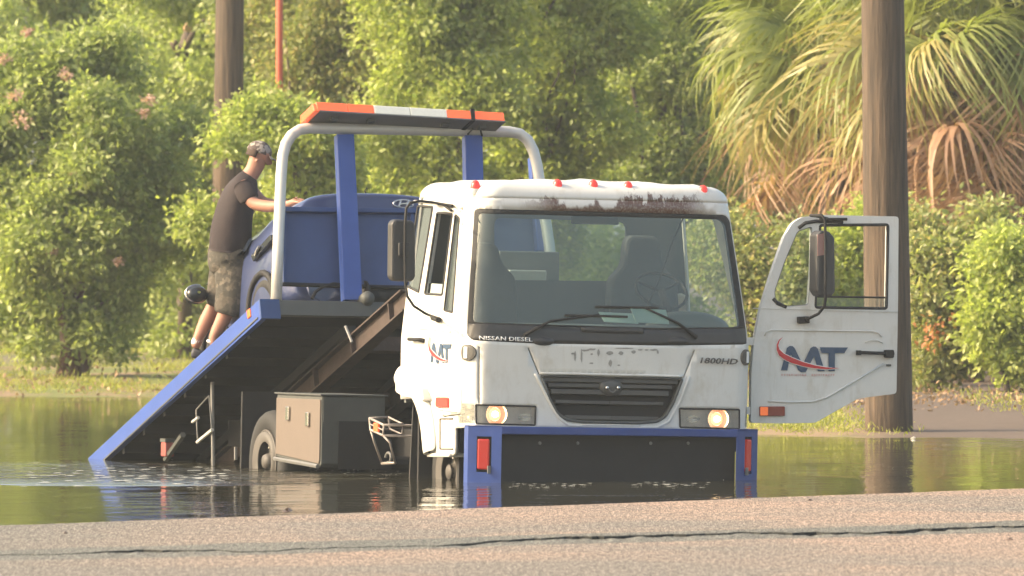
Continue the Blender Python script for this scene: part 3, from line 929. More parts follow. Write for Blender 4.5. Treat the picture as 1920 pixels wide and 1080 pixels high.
def rwheel(x, y, dual):
    prof = [(.25, -.02), (.33, .02), (.385, .012), (.41, -.02), (.42, -.06), (.42, -.17), (.385, -.235), (.25, -.22)]
    t = part('wheel', Geo().lathe([(.001, .0), (.1, .0), (.24, -.05)], (x, y, .42), (1, 0, 0), 20), M['wheelpaint'], smooth=True)
    obj('tyre', Geo().lathe(prof, (x, y, .42), (1, 0, 0), 28), M['rubber'], t, smooth=True)
    if dual: obj('tyre', Geo().lathe([(q[0], q[1] - .28) for q in prof], (x, y, .42), (1, 0, 0), 28), M['rubber'], t, smooth=True)
rwheel(1.13, 4.87, True); rwheel(1.08, 1.10, False)
for ya in (4.87, 1.1): part('axle', Geo().tube([(-1.0, ya, .42), (1.0, ya, .42)], .065, 10), M['black'])
g = Geo().box(-1.15, -.6, 5.42, 5.45, .05, .98); part('mudflap', g, M['black'])

# ---- toolbox on the side of the chassis
TBX = -1.2
ax, ay = S(603, 742, TBX), S(518, 737, TBX)
zt_, zb2, zb3 = .975, .44, .40
y1, y2 = 3.42, 4.46
q = [Vector((TBX, y1, zt_)), Vector((TBX, y2, zt_)), Vector((TBX, y2, zb2 + .03)), Vector((TBX, y1 + .03, zb3)), Vector((TBX, y1, zb3 + .03))]
tb = part('toolbox', Geo().prism(q, (.54, 0, 0)), M['greydark'], bevel=.006)
dq = [p + Vector((-.012, 0, 0)) for p in (Vector((TBX, y1 + .012, zt_ - .03)), Vector((TBX, y2 - .012, zt_ - .03)), Vector((TBX, y2 - .012, zb2 + .05)), Vector((TBX, y1 + .03, zb3 + .03)), Vector((TBX, y1 + .012, zb3 + .06)))]
td = obj('door', Geo().prism(dq, (.011, 0, 0)), M['toolbox'], tb, bevel=.004)
for px, py in ((540, 774), (577, 785)):
    p = S(px, py, TBX - .02); g = Geo().box(p.x - .012, p.x + .004, p.y - .035, p.y + .035, p.z - .06, p.z + .05)
    obj('latch', g, M['chrome'], td, bevel=.004)
g = Geo().box(TBX - .02, TBX + .56, y1 - .02, y2 + .02, zt_ + .0005, zt_ + .014); obj('lid', g, M['greydark'], tb, bevel=.004)
g = Geo().box(TBX + .012, TBX + .012 + .50, y1 - .008, y1 - .002, zt_ - .21, zt_ - .01); obj('end_panel', g, M['grey2'] if 'grey2' in M else M['greydark'], tb)
g = Geo().box(TBX + .14, TBX + .60, y1 - .016, y1 - .009, .39, zt_ - .20); obj('battery_opening', g, M['black'], tb)  # flat black plate painted in place of a dark recess
g = Geo().tube([(TBX - .02, y1 + .02, .41), (TBX - .02, y2 - .02, .45)], .018, 6); obj('sill', g, M['grey'], tb)

# ---- front side step of bright tube, with reflector
SXP = -1.2
def st(px, py, x=SXP): return S(px, py, x)
g = Geo()
def bar(a, b, r=.011, dx=0): g.tube([st(*a), st(*b) + Vector((dx, 0, 0))], r, 6)
o1 = [(693, 784), (737, 797), (733, 822), (697, 806)]
A = [S(*p, -1.22) for p in ((693, 784), (695, 806), (719, 817), (720, 797))]
g.tube([A[0], A[1], A[2], A[3], A[0]], .011, 6, False)
B_ = [p + Vector((.16, 0, .01)) for p in A]
g.tube([B_[0], B_[1], B_[2], B_[3], B_[0]], .009, 6, False)
for i in range(4): g.tube([A[i], B_[i]], .009, 6)
g.tube([A[1], S(701, 826, -1.2), S(716, 869, -1.1)], .009, 6); g.tube([A[2], S(731, 830, -1.2), S(741, 868, -1.1)], .009, 6)
g.tube([S(716, 869, -1.1), S(741, 868, -1.1)], .012, 6)
g.tube([(A[0] + A[1]) / 2, (A[3] + A[2]) / 2], .007, 6)
for p in A[2:]: g.tube([p, Vector((-.55, p.y, p.z))], .010, 6)
stp = part('side_step', g, M['dullmetal'], smooth=True)
p = S(706, 800, -1.22); obj('reflector', Geo().box(p.x - .01, p.x + .01, p.y - .05, p.y + .05, p.z - .04, p.z + .03), M['orange'], stp, bevel=.004)
p = S(728, 858, -1.1); obj('hook', Geo().tube([p + Vector((0, .06 * math.cos(a), .04 * math.sin(a))) for a in np.linspace(0, 5, 9)], .01, 6), M['grey'], stp)
# pipes, brackets behind the rear wheel
g = Geo().tube([S(398, 716, -1.1), S(400, 880, -1.1)], .016, 6); part('stay_pipe', g, M['grey'])
g = Geo().tube([S(*p, -1.12) for p in ((368, 768), (392, 742), (397, 804), (371, 828), (368, 768))], .007, 6, False); br = part('hanging_bracket', g, M['grey'])
obj('bracket_bar', Geo().tube([S(370, 829, -1.13), S(398, 806, -1.13)], .016, 6), M['silver'], br)
obj('bracket_tab', Geo().tube([S(361, 791, -1.13), S(372, 783, -1.13)], .014, 6), M['silver'], br)
g = Geo().tube([S(311, 861, -1.1), S(343, 815, -1.1)], .028, 6); tl = part('tail_light_arm', g, M['greydark'])
p0, p1_ = S(310, 829, -1.12), S(310, 856, -1.12)
obj('tail_light', Geo().box(-1.14, -1.06, p0.y - .06, p0.y + .06, p1_.z, p0.z), M['oldred'], tl, bevel=.01)
obj('tail_light_cap', Geo().box(-1.145, -1.055, p0.y - .065, p0.y + .065, p0.z + .002, p0.z + .03), M['greydark'], tl)
g = Geo().tube([S(442, 838, -1.0), S(442, 862, -1.0)], .014, 6); part('stay_pipe', g, M['grey'])

# ---- tilted bed
LB = 6.3
RX = 1.25
for sgn in (-1, 1):
    x0, x1 = (-RX, -RX + .05) if sgn < 0 else (RX - .05, RX)
    g = Geo().prism([(x0, .0, .0), (x0, LB, 0), (x0, LB, -.13), (x0, .012, -.17)], (x1 - x0, 0, 0))
    rl = bedpart('side_rail', g, M['blue'], bevel=.006)
    if sgn < 0:
        p = SB(468, 588, -RX); obj('marker_light', Geo().box(-RX - .012, -RX + .002, p.y - .035, p.y + .035, p.z - .035, p.z + .035), M['amber'], rl, bevel=.006)
        obj('rail_lip', Geo().box(-RX - .008, -RX + .0, .05, LB, -.145, -.132), M['greydark'], rl)
g = Geo().box(-RX + .05, RX - .05, .01, LB, -.09, -.08)
bedpart('deck_plate', g, M['black'])  # underside parts coloured black to imitate the shade below the bed
for k in range(11):
    bedpart('cross_member', Geo().box(-RX + .052, RX - .052, .42 + k * .53, .47 + k * .53, -.19, -.091), M['black'])
bedpart('front_cross_beam', Geo().box(-RX + .052, RX - .052, -.02, .03, -.135, -.005), M['greydark'], bevel=.006)
bedpart('corner_cap', Geo().box(-RX + .001, -RX + .17, -.022, -.0, -.165, .0), M['bluedark'])
for x in (-.46, .46):
    bedpart('long_sill', Geo().box(x - .05, x + .05, .05, LB - .1, -.27, -.191), M['black'])
# tilting sub-frame: rusty beams that stay on the truck
for x in (-.43, .43):
    g = Geo().box(x - .06, x + .06, -1.20, 4.4, -.30, -.285).box(x - .06, x + .06, -1.20, 4.4, -.47, -.455).box(x - .012, x + .012, -1.2, 4.4, -.455, -.30)
    sbm = bedpart('subframe_beam', g, M['rust'])
    for k in range(5):
        obj('stiffener', Geo().box(x - .055, x + .055, -.9 + k * .9, -.88 + k * .9, -.453, -.302), M['rust'], sbm)
for y in (-1.1, -.1, 1.4): bedpart('subframe_crossbar', Geo().box(-.37, .37, y, y + .08, -.45, -.33), M['rust'])
g = Geo().tube([SB(648, 612, -.75), SB(660, 642, -.75)], .012, 6); bedpart('hose_guard', g, M['grey'])
# round grey end of the winch behind the cab and the winch drum
w0 = FB(688, 560, -.02)
g = Geo().lathe([(.001, -.06), (.04, -.055), (.056, -.03), (.06, .0), (.06, .2)], w0, (0, 1, 0), 18); wi = bedpart('winch', g, M['greydark'], smooth=True)
obj('drum', Geo().lathe([(.001, 0), (.13, 0), (.13, .02), (.07, .03), (.07, .4), (.13, .41), (.13, .43), (.001, .44)], Vector((-.25, .22, .12)), (1, 0, 0), 18), M['black'], wi, smooth=True)
g = Geo().tube([FB(585, 560, .14), FB(592, 547, .14), FB(606, 537, .14), FB(625, 532, .14), FB(645, 534, .14)], .014, 6); bedpart('winch_cable', g, M['black'])
# ---- rack with silver arch
def arch_pts():
    px = [(518, 562), (522, 450), (527, 330), (530, 292), (536, 270), (547, 253), (562, 243), (582, 240), (760, 243), (955, 247), (975, 251), (990, 263), (1000, 283), (1007, 310), (1030, 460), (1038, 545)]
    return [FB(x, y, .06) for x, y in px]
ap = arch_pts()
bedpart('rack_arch', Geo().tube(ap, .046, 12), M['silver'], smooth=True)
def post(a, b, c, d, y, mat=M['blue'], dep=.08):
    q = [FB(*p, y) for p in (a, b, c, d)]
    return bedpart('rack_post', Geo().prism(q, (0, dep, 0)), mat, bevel=.006)
post((632, 251), (664, 251), (680, 562), (645, 562), .02)
post((872, 253), (905, 253), (912, 575), (878, 575), .02)
post((995, 292), (1006, 292), (1024, 470), (1008, 470), .10)
# headboard
q = [FB(*p, .17) for p in ((531, 395), (1022, 402), (1028, 548), (529, 534))]
hb = bedpart('headboard', Geo().prism(q, (0, .02, 0)), M['bluedark'])
q = [FB(*p, .12) for p in ((531, 387), (1022, 394), (1022, 402), (531, 396))]
obj('headboard_lip', Geo().prism(q, (0, .08, 0)), M['bluedark'], hb, bevel=.004)
for a, b in ((531, 537), (770, 776)):
    q = [FB(*p, .14) for p in ((a, 397), (b, 397), (b, 533), (a, 533))]
    obj('headboard_rib', Geo().prism(q, (0, .03, 0)), M['bluedark'], hb, bevel=.004)
q = [FB(*p, .13) for p in ((529, 529), (1028, 543), (1028, 548), (529, 534))]
obj('headboard_edge', Geo().prism(q, (0, .04, 0)), M['black'], hb)
# ---- light bar
A_ = FB(600, 208, -.22); B_2 = FB(948, 228, -.22)
LBm = Matrix.Translation(A_) @ Matrix.Rotation(-math.atan2((A_.z - B_2.z), (B_2.x - A_.x)) * -1, 4, 'Y')
LW = (B_2 - A_).length; LH = .085; LD = .34
def lbpart(name, g, mat, parent, **k):
    o = obj(name, g, mat, parent, M=(BR @ LBm if parent == truck else None), **k); return o
tray = lbpart('light_bar', Geo().box(0, LW, .0, LD, -.004, .006), M['grey'], truck)
def lens(x0, x1, mat): obj('lens', Geo().prism([(x0, .004, .008), (x0, .02, .085), (x0, LD - .02, .085), (x0, LD - .004, .008)], (x1 - x0 - .003, 0, 0)), mat, tray, bevel=.006)
c1, c2, c3 = LW * .16, LW * .30, LW * .50
for x0, x1, mt in ((-.02, LW * .155, 'orange'), (LW * .155, LW * .295, 'orange'), (LW * .295, LW * .49, 'whitelens'), (LW * .49, LW * .69, 'whitelens'), (LW * .69, LW * .83, 'orange'), (LW * .83, LW + .0, 'orange')): lens(x0, x1, M[mt])
obj('strap', Geo().box(LW * .815, LW * .835, -.006, LD, -.010, .094), M['black'], tray)
obj('end_clip', Geo().prism([(-.05, .0, -.004), (-.05, .03, .07), (-.05, LD, .07), (-.05, LD, -.004)], (.05, 0, 0)), M['orange'], tray, bevel=.01)
g = Geo()
for fx in (.1, .3, .7, .9): g.box(LW * fx - .03, LW * fx + .03, .10, .16, -.03, -.005)
obj('mounting_foot', g, M['greydark'], tray)
for a in ([(893, 225), (884, 244), (877, 252)], [(893, 225), (899, 236), (904, 255)]):
    obj('cable', Geo().tube([(BR @ LBm).inverted() @ BR @ FB(*p, -.02) for p in a], .008, 6), M['black'], tray)

# ---- mirrors
def mirror(name, housing, y_plane, arms, mat=M['plastic'], patch=None, thick=.11):
    q = [F(px, py, y_plane) for px, py in housing]
    o = part(name, Geo().prism(q, (0, thick, 0)), mat, bevel=.02)
    for a in arms: obj('mirror_arm', Geo().tube(a, .011, 7), M['black'], o, smooth=True)
    if patch:
        q = [F(px, py, y_plane - .025) for px, py in patch]; obj('mirror_clamp', Geo().prism(q, (0, .03, 0)), mat, o, bevel=.008)
    return o
mirror('side_mirror', rounded([(735, 418), (742, 411), (774, 413), (780, 422), (780, 520), (774, 528), (740, 527), (734, 519)], 5), .42,
       [[on_skin(852, 386, .02), on_skin(820, 379, .06), F(788, 377, .36), F(770, 380, .36), F(762, 390, .37), F(760, 412, .38), F(759, 470, .38), F(760, 530, .38), F(764, 556, .38), F(776, 574, .36), F(796, 587, .34), on_skin(826, 597, .03)],
        [on_skin(838, 386, .02), on_skin(852, 395, .03)]],
       patch=rounded([(748, 455), (769, 456), (769, 481), (748, 480)], 3))
g = Geo().tube([on_skin(818, 596, .03), on_skin(830, 600, .03)], .022, 8); part('mirror_base', g, M['black'])

# ---- open door (driver's side), swung forward about its hinge
DY = .36
def D_(px, py, dy=0.0):
    y = DY
    for _ in range(3):
        p = F(px, py, y + dy); y = DY + .06 * max(0, (p.z - 1.5))
    return F(px, py, y + dy)
outl = rounded([(1408, 793), (1409, 700), (1414, 640), (1426, 578), (1447, 510), (1470, 444), (1486, 418), (1503, 407), (1540, 403), (1685, 406), (1684, 560), (1681, 738), (1610, 747), (1572, 768), (1528, 793), (1460, 794)], 6)
vent = rounded([(1495, 433), (1523, 424), (1521, 500), (1516, 572), (1475, 575), (1453, 562), (1452, 545), (1470, 492)], 6)
mainw = rounded([(1537, 422), (1665, 421), (1662, 579), (1528, 577)], 5)
pts = outl + vent + mainw
def loop(k, n): return [(k + i, k + (i + 1) % n) for i in range(n)]
ed = loop(0, len(outl)) + loop(len(outl), len(vent)) + loop(len(outl) + len(vent), len(mainw))
vo, eo, fo, *_ = delaunay_2d_cdt([Vector(p) for p in pts], ed, [], 0, 1e-6)
g = Geo(); g.v = [tuple(D_(p.x, p.y)) for p in vo]
for f in fo:
    c = (sum(vo[i].x for i in f) / 3, sum(vo[i].y for i in f) / 3)
    if inside(c, outl) and not inside(c, vent) and not inside(c, mainw): g.f.append(tuple(f))
od = part('door', g, M['white'], label='driver door swung wide open, showing its logo side')
if sum(p.normal.y * p.area for p in od.data.polygons) > 0: od.data.flip_normals()
s_ = od.modifiers.new('t', 'SOLIDIFY'); s_.thickness = .05; s_.offset = -1
b_ = od.modifiers.new('b', 'BEVEL'); b_.width = .012; b_.segments = 2; b_.limit_method = 'ANGLE'; b_.angle_limit = R(50)
def dpoly(poly, dy, th, name, mat, bevel=0):
    q = [D_(px, py, dy) for px, py in poly]; return obj(name, Geo().prism(q, (0, th, 0)), mat, od, bevel=bevel)
def dflat(poly, dy, name, mat):
    q = [D_(px, py, dy) for px, py in poly]; return obj(name, Geo().add(q, [tuple(range(len(q)))]), mat, od)
dflat(vent, .02, 'window', M['clear'])
dflat([(1530, 557), (1662, 558), (1661, 579), (1529, 577)], .02, 'window', M['clear'])
def dtube(pts_, r_, name, mat, dy=-.004, closed=False):
    q = [D_(px, py, dy) for px, py in pts_]; q = q + [q[0]] if closed else q
    return obj(name, Geo().tube(q, r_, 6, not closed), mat, od, smooth=True)
dtube(mainw, .014, 'window_seal', M['rubber'], .008, True)
dtube([(1449, 560), (1457, 569), (1474, 576)], .016, 'window_seal', M['rubber'], .004)
dtube(vent, .006, 'window_seal', M['grey'], .006, True)
dtube([(1497, 428), (1510, 418), (1530, 415), (1580, 416)], .016, 'window_seal', M['rubber'], .0)
dtube([(1530, 556), (1662, 558)], .008, 'window_seal', M['rubber'], .015)
dtube([(1434, 630), (1437, 622), (1446, 619), (1540, 620), (1636, 621), (1648, 624), (1653, 632)], .006, 'crease', M['white'])
dtube([(1440, 752), (1480, 754), (1525, 753), (1550, 745), (1657, 682)], .008, 'crease', M['white'])
dtube([(1412, 578), (1500, 580), (1600, 583), (1683, 585)], .003, 'crease', M['white'])
dtube([(1622, 642), (1632, 638), (1645, 638), (1655, 643)], .005, 'crease', M['white'])
# handle
dtube([(1611, 661), (1640, 662), (1676, 663)], .014, 'handle', M['black'], -.035)
dpoly(rounded([(1661, 656), (1677, 656), (1677, 671), (1661, 671)], 3), -.05, .05, 'handle', M['black'], .006)
dpoly([(1609, 657), (1615, 657), (1615, 666), (1609, 666)], -.045, .045, 'handle_mount', M['black'])
dpoly(rounded([(1662, 683), (1671, 683), (1671, 687), (1662, 687)], 1), -.006, .006, 'keyhole', M['badge'])
dpoly(rounded([(1425, 762), (1472, 762), (1472, 780), (1425, 780)], 2), -.02, .02, 'marker_light', M['amberred'], .004)
dpoly(rounded([(1426, 763), (1440, 763), (1440, 779), (1426, 779)], 2), -.025, .02, 'marker_light', M['amber'])
logo(od, lambda p, ps: D_(p[0], p[1], -ps))
# mirror on the open door
mh = rounded([(1532, 440), (1540, 432), (1556, 434), (1566, 446), (1567, 548), (1560, 556), (1538, 556), (1531, 545)], 4)
q = [D_(px, py, -.30) for px, py in mh]
mo = obj('side_mirror', Geo().prism(q, (0, .16, 0)), M['plastic'], od, bevel=.02)
M['mirrorlit'] = pmat('mirror_back', (.30, .17, .15), .5)  # pinkish sunlight on the housing edge, put into the colour
obj('mirror_face', Geo().prism([D_(px, py, -.306) for px, py in ((1533, 440), (1546, 437), (1545, 478), (1533, 480))], (0, .004, 0)), M['mirrorlit'], mo)  # thin patch painting the sunlit upper edge of the housing
mt = [D_(1552, 410, -.01), D_(1530, 405, -.12), D_(1520, 404, -.2), D_(1541, 404, -.32), D_(1547, 412, -.33), D_(1548, 480, -.33), D_(1548, 560, -.33), D_(1546, 574, -.30), D_(1535, 588, -.2), D_(1510, 600, -.03)]
obj('mirror_arm', Geo().tube(mt, .012, 7), M['black'], mo, smooth=True)
dtube([(1537, 411), (1588, 411)], .012, 'mirror_rail', M['black'], -.02)
dpoly(rounded([(1497, 594), (1518, 593), (1519, 606), (1498, 607)], 2), -.04, .04, 'mirror_base', M['black'], .006)
# hinge straps
for py in (640, 770):
    a = D_(1412, py, .03); obj('hinge', Geo().box(a.x - .10, a.x + .02, a.y - .02, a.y + .03, a.z - .03, a.z + .03), M['white'], od)
# box behind the cab seen through the rear window
q = F(928, 470, 2.3), F(1040, 530, 2.3)
part('equipment_box', Geo().box(q[0].x, q[1].x, 2.2, 2.6, q[1].z - .3, q[0].z), M['toolbox2'] if 'toolbox2' in M else M['grey'], bevel=.01)
a = F(955, 520, 2.15); part('exhaust_guard', Geo().box(a.x - .02, a.x + .30, 2.1, 2.18, a.z - .2, a.z + .06), M['silver'], bevel=.01)

# ================================================================== SETTING: road, water, banks
rs = np.random.RandomState(7)
def fbm1(x, seed, octs=((1, 1), (2.3, .5), (5.1, .25), (11.7, .12), (27, .06))):
    r_ = np.random.RandomState(seed); out = np.zeros_like(x, dtype=float)
    for f, a in octs:
        out += a * np.sin(x * f + r_.uniform(0, 6.3)) * np.sin(x * f * .61 + r_.uniform(0, 6.3))
    return out
RZ = .035
def plane_pt(px, py, z):
    d = ray(px, py); k = (z - CAMH) / d.z; return EYE + d * k
eL, eR = plane_pt(0, 985, RZ), plane_pt(1920, 915.5, RZ)
slope = (eR.y - eL.y) / (eR.x - eL.x)
cr_px = [(-200, 1046), (0, 1041), (100, 1038), (240, 1034), (400, 1032), (493, 1033), (640, 1028), (840, 1022), (973, 1013), (1107, 1009), (1273, 1003), (1330, 1002), (1530, 999), (1657, 998), (1797, 990), (1913, 986), (2100, 980)]
cr = [plane_pt(px, py, RZ - .005) for px, py in cr_px]
xs = np.concatenate([np.linspace(-160, -9, 30), np.arange(-8.5, 8.5, .04), np.linspace(9, 160, 30)])
crx = np.array([p.x for p in cr]); cry = np.array([p.y for p in cr])
sl_ = (cry[-1] - cry[0]) / (crx[-1] - crx[0])
cy_ = np.where(xs < crx[0], cry[0] + (xs - crx[0]) * sl_, np.where(xs > crx[-1], cry[-1] + (xs - crx[-1]) * sl_, np.interp(xs, crx, cry)))
cy_ = cy_ + .22 * fbm1(xs * 3.1, 3) + .10 * fbm1(xs * 17, 5)
ey_ = eL.y + (xs - eL.x) * slope + .05 * fbm1(xs * 2, 9) + .02 * fbm1(xs * 14, 11)
drop = .004 + .010 * np.clip(fbm1(xs * 1.7, 21) + .55, 0, 1.3) * (1 + .5 * fbm1(xs * 23, 31))
def sheet(rows):
    g = Geo(); return g.grid(rows)
far = [[Vector((x, e, -.10)) for x, e in zip(xs, ey_ + .10)], [Vector((x, e, RZ - .012)) for x, e in zip(xs, ey_ + .015)], [Vector((x, e - .04, RZ)) for x, e in zip(xs, ey_)],
       [Vector((x, c, RZ)) for x, c in zip(xs, cy_)]]
near_l = [[Vector((x, c, RZ - d)) for x, c, d in zip(xs, cy_ - .012, drop)], [Vector((x, c - 1.2, RZ - .004)) for x, c in zip(xs, cy_)], [Vector((x, 30, RZ + .02)) for x in xs], [Vector((x, -60, RZ + .02)) for x in xs], [Vector((x, -1200, RZ)) for x in xs]]
# asphalt
s = N('asphalt')
g_ = s.n('TexCoord').outputs['Object']
sep = s.n('SeparateXYZ'); s.l(g_, sep.inputs[0])
grain = s.noise(1, 3, .75, s.coord('Object', (95, 9, 60)))
grain2 = s.noise(1, 2, .6, s.coord('Object', (34, 3.0, 60)))
grain3 = s.noise(1, 2, .6, s.coord('Object', (160, 22, 60)))
patch = s.noise(1, 4, .6, s.coord('Object', (.22, .16, 1)))
base = s.mix(s.ramp(patch, [(.42, 0.0), (.58, 1.0)]), (.235, .170, .130), (.150, .132, .112))
# worn grey wheel-polished strip along the crack
dist = s.math('ABSOLUTE', s.math('SUBTRACT', s.math('SUBTRACT', sep.outputs[1], s.math('MULTIPLY', sep.outputs[0], float(sl_))), float(cry[0] - crx[0] * sl_ - .25)))
strip_ = s.ramp(s.math('ADD', dist, s.math('MULTIPLY', s.math('SUBTRACT', patch, .5), 3.0)), [(.9, 1.0), (2.2, 0.0)])
base = s.mix(s.math('MULTIPLY', strip_, .92), base, (.095, .10, .088))
leftgrey = s.ramp(s.math('ADD', s.math('MULTIPLY', sep.outputs[0], .12), s.math('MULTIPLY', s.math('SUBTRACT', patch, .5), .6)), [(-.30 + .5, 1.0), (-.10 + .5, 0.0)])
base = s.mix(s.math('MULTIPLY', s.math('SUBTRACT', 1.0, leftgrey) if False else s.ramp(s.math('ADD', s.math('MULTIPLY', sep.outputs[0], .16), s.math('ADD', .9, s.math('MULTIPLY', s.math('SUBTRACT', patch, .5), 1.2))), [(.35, 1.0), (.70, 0.0)]), .8), base, (.115, .115, .100))
gr = s.ramp(grain, [(.36, .15), (.5, 1.0), (.62, 2.3)])
c = s.mix(1.0, base, gr, 'MULTIPLY')
c = s.mix(1.0, c, s.ramp(grain2, [(.32, .55), (.65, 1.35)]), 'MULTIPLY')
c = s.mix(s.ramp(grain3, [(.60, 0.0), (.68, .7)]), c, (.42, .38, .33))
s.l(c, s.b.inputs['Base Color']); s.b.inputs['Roughness'].default_value = .85; s.b.inputs['Specular IOR Level'].default_value = .3
s.bump(s.math('ADD', grain, grain2), .5, .012)
M['asphalt'] = s.m
rd = obj('road', sheet(far), M['asphalt']); tag(rd, kind='structure')
rn = obj('road', sheet(near_l), M['asphalt']); tag(rn, kind='structure')
M['crack'] = pmat('crack_tar', (.012, .013, .012), .95, 0, .3, 30)
g = Geo().grid([[Vector((x, c, RZ + .0005)) for x, c in zip(xs[20:-20], cy_[20:-20])], [Vector((x, c - .012, RZ - d)) for x, c, d in zip(xs[20:-20], cy_[20:-20], drop[20:-20])]])
tag(obj('road_crack', g, M['crack']), kind='structure')

# water
s = N('flood_water')
cw = s.coord('Object', (1, 1, 1))
w1 = s.noise(1, 3, .55, s.coord('Object', (1.1, 1.6, 1)))
w2 = s.noise(1, 4, .65, s.coord('Object', (4.5, 1.9, 1)))
w3 = s.noise(1, 3, .6, s.coord('Object', (.35, .22, 1)))
sep = s.n('SeparateXYZ'); s.l(cw, sep.inputs[0])
# disturbed patch where the tail of the bed meets the water
dx_ = s.math('MULTIPLY', s.math('SUBTRACT', sep.outputs[0], -3.1), .45); dy_ = s.math('MULTIPLY', s.math('SUBTRACT', sep.outputs[1], 83.5), .22)
rr = s.math('SQRT', s.math('ADD', s.math('MULTIPLY', dx_, dx_), s.math('MULTIPLY', dy_, dy_)))
churn = s.ramp(s.math('ADD', rr, s.math('MULTIPLY', s.math('SUBTRACT', w3, .5), .8)), [(.25, 1.0), (.95, 0.0)])
amp = s.math('ADD', .8, s.math('MULTIPLY', churn, 22.0))
calm = s.ramp(w3, [(.40, .45), (.58, 1.0)])
hgt = s.math('MULTIPLY', s.math('ADD', s.math('MULTIPLY', w1, .8), s.math('MULTIPLY', w2, .34)), s.math('MULTIPLY', amp, calm))
s.b.inputs['Base Color'].default_value = (.045, .043, .026, 1)
s.b.inputs['Roughness'].default_value = .03
s.b.inputs['IOR'].default_value = 1.33
s.bump(hgt, 1.0, .036)
M['water'] = s.m
g = Geo().add([(-160, 58, 0), (160, 58, 0), (160, 126, 0), (-160, 126, 0)], [(0, 1, 2, 3)])
tag(obj('water', g, M['water']), kind='structure')

# ground with the two banks
def bank_y(x):
    return 97.0 + 22.0 / (1 + np.exp((x + .6) * 1.7)) + .8 * np.sin(x * .9) + .35 * np.sin(x * 3.1 + 1)
def ground_z(x, y):
    d = y - bank_y(x)
    return np.where(d < 0, np.maximum(-.42, d * .045), np.minimum(.14, d * .016)) + np.where(d > 2, .012 * np.sin(x * 2.2) * np.sin(y * 1.1), 0)
gx = np.concatenate([[-1500, -400, -120, -60, -30], np.arange(-20, 20.01, .25), [30, 60, 120, 400, 1500]])
gy = np.concatenate([[60, 80, 90], np.arange(93, 160, .35), [165, 175, 200, 300, 600, 1500]])
g = Geo().grid([[Vector((x, y, float(ground_z(x, y)))) for x in gx] for y in gy])
s = N('bank_soil')
co = s.coord('Object'); sep = s.n('SeparateXYZ'); s.l(co, sep.inputs[0])
n1 = s.noise(1, 5, .6, s.coord('Object', (.7, .25, 1))); n2 = s.noise(6, 5, .7, co)
grass_c = s.mix(n2, (.07, .10, .02), (.20, .21, .05))
dirt_c = s.mix(n2, (.16, .11, .06), (.30, .21, .12))
grassm = s.ramp(n1, [(.44, 0.0), (.54, 1.0)])
c = s.mix(grassm, dirt_c, grass_c)
yy = s.math('ADD', sep.outputs[1], s.math('MULTIPLY', s.math('SUBTRACT', n1, .5), 6.0))
drive = s.math('MULTIPLY', s.ramp(s.math('MULTIPLY', s.math('ABSOLUTE', s.math('SUBTRACT', yy, 141)), .1), [(.38, 1.0), (.48, 0.0)]), s.ramp(sep.outputs[0], [(0.0, 1.0), (.5, 0.0)]))
c = s.mix(drive, c, (.14, .12, .10))
mud = s.math('MULTIPLY', s.ramp(s.math('ADD', s.math('MULTIPLY', sep.outputs[0], .1), s.math('MULTIPLY', s.math('SUBTRACT', n1, .5), .15)), [(.30, 0.0), (.36, 1.0)]), s.ramp(s.math('MULTIPLY', yy, .01), [(1.12, 1.0), (1.18, 0.0)]))
c = s.mix(mud, c, s.mix(n2, (.075, .052, .036), (.125, .092, .068)))
s.l(c, s.b.inputs['Base Color']); s.b.inputs['Roughness'].default_value = .9
s.bump(n2, .5, .03)
M['soil'] = s.m
tag(obj('ground', g, M['soil'], smooth=True), kind='structure')

# ================================================================== VEGETATION
def leafmat(name, a, b, trans=.5, rough=.5, hue=None):
    s = N(name)
    geo = s.n('NewGeometry')
    stops = [(0.0, a), (.75, b)] + ([(1.0, hue)] if hue else [(1.0, b)])
    c = s.ramp(geo.outputs['Random Per Island'], stops)
    c = s.mix(s.math('MULTIPLY', s.noise(.8, 2, .5), .5), c, tuple(x * .7 for x in a))
    df = s.n('BsdfDiffuse'); tr = s.n('BsdfTranslucent'); gl = s.n('BsdfGlossy'); gl.inputs['Roughness'].default_value = .45
    gl.inputs[0].default_value = (.5, .5, .45, 1)
    s.l(c, df.inputs[0])
    s.l(s.mix(1.0, c, (1.25, 1.35, .75), 'MULTIPLY'), tr.inputs[0])
    m1 = s.n('MixShader'); m1.inputs[0].default_value = trans; s.l(df.outputs[0], m1.inputs[1]); s.l(tr.outputs[0], m1.inputs[2])
    m2 = s.n('MixShader'); m2.inputs[0].default_value = .07; s.l(m1.outputs[0], m2.inputs[1]); s.l(gl.outputs[0], m2.inputs[2])
    s.l(m2.outputs[0], s.o.inputs[0])
    return s.m
M['leaf_y'] = leafmat('yellow_green_leaves', (.27, .35, .09), (.56, .60, .18))
M['leaf_m'] = leafmat('mid_green_leaves', (.23, .30, .09), (.50, .55, .19))
M['leaf_d'] = leafmat('deep_green_leaves', (.18, .24, .08), (.36, .41, .15))
M['leaf_o'] = leafmat('olive_leaves', (.23, .28, .10), (.47, .48, .20), hue=(.52, .40, .20))
M['leaf_w'] = leafmat('woodland_leaves', (.22, .29, .10), (.46, .51, .20))
M['palm_g'] = leafmat('palm_green', (.19, .24, .06), (.38, .41, .12), .45)
M['palm_y'] = leafmat('palm_yellowing', (.32, .29, .10), (.50, .42, .16), .45)
M['palm_d'] = leafmat('dead_palm', (.34, .19, .12), (.54, .35, .23), .35)
M['litter'] = leafmat('dry_leaves', (.24, .14, .08), (.42, .28, .17), .2)
M['grassb'] = leafmat('grass_blades', (.26, .29, .05), (.46, .46, .10), .45)
M['blossom'] = leafmat('pink_blossom', (.50, .30, .27), (.62, .42, .36), .4)
M['bark'] = pmat('bark', (.10, .075, .055), .9, 0, .4, 12, .5, 30)
